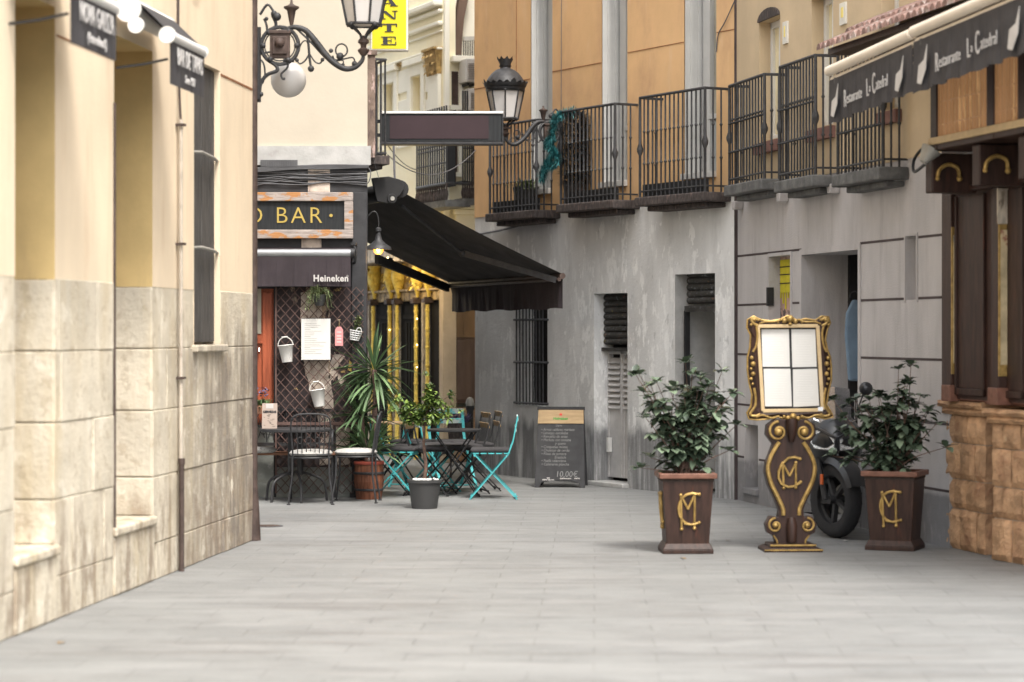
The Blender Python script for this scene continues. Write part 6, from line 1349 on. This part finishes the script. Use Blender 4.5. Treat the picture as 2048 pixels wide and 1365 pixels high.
for s in (1,-1):
    m_=lambda pts:[(1578+s*(a-1578),b_) for a,b_ in pts]
    ln(m_([(1642,652),(1650,648),(1655,640),(1648,637),(1640,641)]),yy,.012,g); ln(m_([(1646,650),(1643,670),(1646,692),(1652,704)]),yy,.009,g)
    for (a,b_,r_) in ((1655,716,.018),(1652,728,.022),(1656,738,.014),(1652,748,.02),(1656,758,.016),(1653,768,.012),(1650,640,.02),(1656,650,.013),(1640,640,.012),(1596,640,.012),(1602,645,.010)): 
        p=m_([(a,b_)])[0]; g.sphere((q(*p)[0],-.042,q(*p)[1]),r_*.85,7)
    ln(m_([(1650,776),(1647,795),(1648,812),(1658,828),(1648,832),(1638,828)]),yy,.010,g)
    ln(m_([(1592,640),(1610,644),(1628,644),(1640,648)]),yy,.007,g); ln(m_([(1600,832),(1615,836),(1632,830),(1646,834)]),yy,.008,g)
for (a,b_,r_) in ((1567,642,.02),(1578,638,.028),(1589,643,.02),(1578,648,.016),(1574,836,.02),(1584,833,.026),(1594,837,.02),(1584,843,.022),(1566,833,.012),(1602,833,.012)): g.sphere((q(a,b_)[0],-.045,q(a,b_)[1]),r_,7)
g.build('gilt_carving',K['gold'],FRM)
g=MB(); ip=[Vector((q(*p)[0],0,q(*p)[1])) for p in inner]
for i in range(4):
    a,b_=ip[i],ip[(i+1)%4]; g.bar(a+Vector((0,-.032,0)),b_+Vector((0,-.032,0)),.026,.024,up=(0,1,0))
g.build('pale_gilt_moulding',K['palegold'],FRM,bevel=.003)
g=MB(); g.prism([(p.x,p.z) for p in ip],-.012,.018); g.build('backing',K['black'],FRM)
for (a,b_,c_,d_) in (((1522,659),(1577,659),(1579,734),(1524,734)),((1582,659),(1630,659),(1633,734),(1584,735)),((1526,738),(1580,738),(1583,813),(1529,813)),((1585,739),(1634,738),(1638,812),(1586,814))):
    pq=[q(*v) for v in (a,b_,c_,d_)]; g=MB(); g.prism(pq,-.016,-.0125); PG=g.build('menu_page',K['paper'],FRM)
    g=MB(); x0,x1=pq[0][0]+.02,pq[1][0]-.02; z1,z0=pq[0][1]-.03,pq[3][1]+.03; nn=12
    for i in range(nn):
        z=z0+(z1-z0)*i/nn; w_=(x1-x0)*random.uniform(.5,.95); g.box((x0+x1)/2-w_/2,(x0+x1)/2+w_/2,-.0172,-.016,z,z+.003)
    g.build('faint_print',mat('barely_visible_print',(.74,.73,.70),.8,amt=.01,bump=0) if 'fp' not in K else K['fp'],PG)
g=MB(); c0=q(1649,828); g.box(q(1634,0)[0],q(1644,0)[0],-.05,-.04,q(0,822)[1],q(0,814)[1]); g.build('latch',K['chrome'],FRM)
# ================================================================ SCOOTER
P=gnd(1668,1076); T=thing('motor_scooter','black scooter facing the street with twin headlights and turned front wheel, behind the menu stand','scooter',(P.x+.03,P.y+.30,0),R(-3))
def wheel(name,c,rz,Rw=.30,tw_=.06):
    Mx=Matrix.Translation(c)@Matrix.Rotation(rz,4,'Z')@Matrix.Rotation(R(90),4,'Y')     # axis along local x
    E=MB(Mx); E.lathe([(Rw-.11,-tw_*.8),(Rw-.05,-tw_*1.05),(Rw-.02,-tw_*.85),(Rw-.003,-tw_*.4),(Rw,0),(Rw-.003,tw_*.4),(Rw-.02,tw_*.85),(Rw-.05,tw_*1.05),(Rw-.11,tw_*.8),(Rw-.115,0),(Rw-.11,-tw_*.8)],48,caps=False)
    for i in range(44):
        an=2*math.pi*i/44; s_=1 if i%2 else -1
        E.bar(((Rw+.001)*math.cos(an),(Rw+.001)*math.sin(an),s_*.004),((Rw-.022)*math.cos(an+.07),(Rw-.022)*math.sin(an+.07),s_*tw_*.88),.012,.006,up=(math.cos(an),math.sin(an),0))
    w_=E.build(name,K['tyre'],T)
    g=MB(Mx)
    g.tube([((Rw-.105)*math.cos(a*math.pi/16),(Rw-.105)*math.sin(a*math.pi/16),0) for a in range(32)],.02,6,closed=True)
    for a in range(5):
        an=a*2*math.pi/5; g.bar((.03*math.cos(an),.03*math.sin(an),0),((Rw-.1)*math.cos(an+.15),(Rw-.1)*math.sin(an+.15),0),.03,.04)
    g.tube([(0,0,-.07),(0,0,.07)],.035,10); g.build('rim',K['iron'],w_)
    g=MB(Mx); g.lathe([(.05,.065),(.12,.065),(.12,.069),(.05,.069)],24); g.build('brake_disc',K['zinc'],w_)
    return w_
wheel('front_wheel',(0,-.30,.30),R(30)); wheel('rear_wheel',(0,1.02,.28),0,.28)
F_=MB(Matrix.Translation((0,-.30,.30))@Matrix.Rotation(R(30),4,'Z'))
vs=[];n_=14
for i in range(n_+1):
    a=R(20+135*i/n_); r_=.335
    for j,(x,dz) in enumerate(((-.085,-.05),(-.07,0),(0,.02),(.07,0),(.085,-.05))): vs.append((x,-math.cos(a)*(r_+dz),math.sin(a)*(r_+dz)))
F_.add(vs,[(i*5+j,i*5+j+1,(i+1)*5+j+1,(i+1)*5+j) for i in range(n_) for j in range(4)],smooth=True); F_.build('front_mudguard',K['scooter'],T)
g=MB(Matrix.Translation((0,-.30,.30))@Matrix.Rotation(R(30),4,'Z'))
for x in (-.1,.1): g.tube([(x,0,0),(x,.10,.32)],.022,8)
g.build('fork',K['iron'],T)
g=MB(Matrix.Translation((0,-.30,.30))@Matrix.Rotation(R(30),4,'Z')); g.box(-.128,-.118,.0,.03,.12,.20); g.build('side_reflector',K['orangelens'],T)
# front fairing: lofted shield
def loft(secs,name,m,parent=T,close=True):
    vs=[];fs=[];k_=len(secs[0])
    for s_ in secs: vs+=s_
    for i in range(len(secs)-1):
        for j in range(k_ if close else k_-1): fs.append((i*k_+j,i*k_+(j+1)%k_,(i+1)*k_+(j+1)%k_,(i+1)*k_+j))
    if close: fs+=[tuple(range(k_))[::-1],tuple((len(secs)-1)*k_+j for j in range(k_))]
    g=MB(); g.add(vs,fs,smooth=True); return g.build(name,m,parent)
def sec(z,w_,yf,yb,bul=.06,n=14):
    out=[]
    for j in range(n):
        a=2*math.pi*j/n; x=w_*math.sin(a); c=-math.cos(a); y=(yf+yb)/2+(yb-yf)/2*(-c if False else math.cos(a+math.pi)) ; out.append((x*(1.0),y,z))
    return out
loft([sec(.42,.13,-.22,.05),sec(.55,.19,-.30,.08),sec(.66,.22,-.36,.10),sec(.74,.23,-.40,.12),sec(.84,.215,-.36,.13),sec(.92,.16,-.28,.14),sec(.97,.09,-.20,.12)],'front_fairing',K['scooter'])
loft([sec(.30,.15,.0,.12),sec(.5,.20,.02,.14),sec(.7,.22,.04,.17),sec(.9,.16,.06,.18)],'leg_shield',K['scooter'])
for s in (-1,1):
    g=MB(); g.add([(s*.012,-.408,.685),(s*.17,-.33,.70),(s*.212,-.26,.76),(s*.20,-.25,.84),(s*.14,-.30,.845),(s*.014,-.395,.775)],[(0,1,2,3,4,5) if s>0 else (5,4,3,2,1,0)])
    g.add([(s*.012,-.385,.685),(s*.17,-.30,.70),(s*.212,-.24,.76),(s*.20,-.23,.84),(s*.14,-.27,.845),(s*.014,-.37,.775)],[(5,4,3,2,1,0)])
    hl_=g.build('headlight',K['reflector'],T)
    g=MB(); g.tube([(s*.012,-.41,.68),(s*.17,-.335,.695),(s*.216,-.26,.76)],.009,6); g.tube([(s*.20,-.25,.85),(s*.14,-.305,.855),(s*.012,-.40,.785),(s*.012,-.412,.68)],.012,6); g.build('bezel',K['scooter'],hl_)
g=MB()
for s in (-1,1):
    for t in (0,.008): g.quad((0,-.30+t,.86),(s*.13,-.24+t,.90),(s*.12,-.14+t,1.16),(0,-.17+t,1.18))
g.build('windscreen',K['clearplastic'],T)
g=MB(); g.tube([(0,-.27,.87),(.16,-.2,.92),(.17,-.12,1.12)],.01,6); g.tube([(0,-.27,.87),(-.16,-.2,.92),(-.17,-.12,1.12)],.01,6); g.build('screen_frame',K['chrome'],T)
g=MB(); g.tube([(-.33,.10,.98),(-.18,.03,1.0),(0,0,.98),(.18,.03,1.0),(.33,.10,.98)],.016,8); HB=g.build('handlebar',K['iron'],T)
for s in (-1,1): g=MB(); g.tube([(s*.22,.05,1.0),(s*.35,.11,.98)],.022,10); g.build('grip',K['tyre'],HB)
for s in (-1,1):
    g=MB(); g.tube([(s*.2,.03,1.0),(s*.24,-.02,1.12)],.007,6); g.lathe([(.02,-.01),(.055,-.005),(.055,.005),(.04,.02)],14,(s*.26,-.02,1.16),M=Matrix.Rotation(R(90),4,'X')); g.build('mirror',K['scooter'],T)
loft([[(-.16,.02,.22),(.16,.02,.22),(.16,.02,.30),(-.16,.02,.30)],[(-.17,.4,.22),(.17,.4,.22),(.17,.4,.32),(-.17,.4,.32)]],'floorboard',K['scooter'])
loft([[(-.17,.4,.24),(.17,.4,.24),(.15,.42,.68),(-.15,.42,.68)],[(-.18,.7,.30),(.18,.7,.30),(.15,.7,.72),(-.15,.7,.72)],[(-.13,1.2,.45),(.13,1.2,.45),(.10,1.2,.78),(-.10,1.2,.78)]],'rear_body',K['scooter'])
g=MB(); g.prism([(0,0)],0,1) if False else None
g.box(-.14,.14,.40,1.12,.73,.80); g.build('seat',K['cushion'],T,bevel=.03,seg=3)
# ================================================================ BALCONY PLANTS
def on_balc(px,off=.16): x=WO.X(px,-off); return WO.W(x,-off,b2[2])
P=WO.W(WO.X(1150,-.15),-.15,b2[2]+.0)
T=thing('balcony_fir','dark artificial fir in a slatted tub with teal tinsel draped over its balcony','balcony plant',P,WO.ang)
zb=b2[2]; zz_=lambda py:CH-(py-YH)/FPX*25.4-zb
g=MB(); g.lathe([(.10,0),(.13,.22),(.135,.23)],16); g.build('tub',K['slabwood'],T); random.seed(33); f=MB(); H_=zz_(225)
for i in range(3200):
    z=random.uniform(.2,H_); r=.17*(1-.25*abs(z/H_-.4)); a=random.uniform(0,6.28); rr=r*random.uniform(.3,1); e=random.uniform(-.3,.8); f.leaf((rr*math.cos(a),rr*math.sin(a)*.8,z),(math.cos(a)*math.cos(e),math.sin(a)*math.cos(e),math.sin(e)),.07,.016,.1,n=1)
f.build('needles',K['darknet'],T)
f=MB()
path=smoothline([(.05,-.05,zz_(222)),(-.1,-.16,zz_(232)),(-.16,-.18,zz_(255)),(-.14,-.2,zz_(275)),(-.2,-.22,zz_(285)),(-.12,-.2,zz_(300)),(-.18,-.22,zz_(320)),(-.24,-.24,zz_(338)),(-.28,-.25,zz_(352))],10)
for p in path:
    for i in range(50): a=random.uniform(0,6.28); e=random.uniform(-1.5,1.5); f.leaf(p+Vector((random.uniform(-.02,.02),random.uniform(-.02,.02),random.uniform(-.02,.02))),(math.cos(a)*math.cos(e),math.sin(a)*math.cos(e),math.sin(e)),random.uniform(.05,.085),.007,.1,n=1)
p2=smoothline([(-.1,-.2,zz_(300)),(-.04,-.2,zz_(308)),(-.03,-.2,zz_(322)),(-.12,-.22,zz_(330)),(-.2,-.24,zz_(325))],8)
for p in p2:
    for i in range(26): a=random.uniform(0,6.28); e=random.uniform(-1.5,1.5); f.leaf(p,(math.cos(a)*math.cos(e),math.sin(a)*math.cos(e),math.sin(e)),random.uniform(.05,.08),.007,.1,n=1)
f.build('tinsel_garland',K['teal'],T)
T=thing('balcony_flowerpot','dark pot of thin leafy flowers on the leftmost orange building balcony','potted plant',WO.W(WO.X(1052,-.12),-.12,b2[2]-.0),WO.ang)
g=MB(); g.lathe([(.09,0),(.14,.2),(.15,.24),(.14,.24)],16); g.build('pot',K['blackpot'],T); f=MB(); random.seed(51)
for i in range(90): a=random.uniform(0,6.28); e=random.uniform(.3,1.4); f.leaf((random.uniform(-.08,.08),random.uniform(-.08,.08),.22),(math.cos(a)*math.cos(e),math.sin(a)*math.cos(e),math.sin(e)),random.uniform(.1,.28),.022,.5)
f.build('leaves',K['leafherb'],T)
# wires across the alley behind the awning
g=MB()
def wire(a,b_,s,r=.006):
    a=Vector(a);b_=Vector(b_); g.tube([a+(b_-a)*t/16+Vector((0,0,-s*4*(t/16)*(1-t/16))) for t in range(17)],r,4)
wire(at(775,290,26),at(835,340,29.5),.06); wire(at(775,310,26),at(952,300,27.8),.25); wire(at(787,285,26),at(790,372,25),.0,.012)
T=thing('x','x','x'); bpy.data.objects.remove(T)
tag(g.build('overhead_wire',K['greycable']),'thin dark wires strung across the alley above the large awning','wires')
# litter on the pavement
random.seed(2)
def leafbit(px,py,c,lab):
    P=gnd(px,py); f=MB(); f.leaf((0,0,.004),(math.cos(px),math.sin(px),.05),.06,.04,.02,var=.5); o=f.build('fallen_leaf',c,None,loc=(P.x,P.y,0)); tag(o,lab,'leaf','fallen leaves')
leafbit(1372,1119,K['slatwood'],'tan fallen leaf directly in front of the left planter'); leafbit(114,1289,K['slatwood'],'tan fallen leaf near the left wall at the bottom'); leafbit(1456,1082,K['bark'],'brown fallen leaf right of the left planter'); leafbit(1700,1083,K['print'],'white scrap beneath the scooter tyre'); leafbit(597,998,K['print'],'white scrap of paper under the bar table'); leafbit(762,977,K['bark'],'dark fallen leaf beside the barrel pot')
# ---------------------------------------------------------------- tidy
for o in list(sc.collection.objects):
    if o.type=='MESH' and o.parent is not None and 'category' in o.keys(): del o['category']
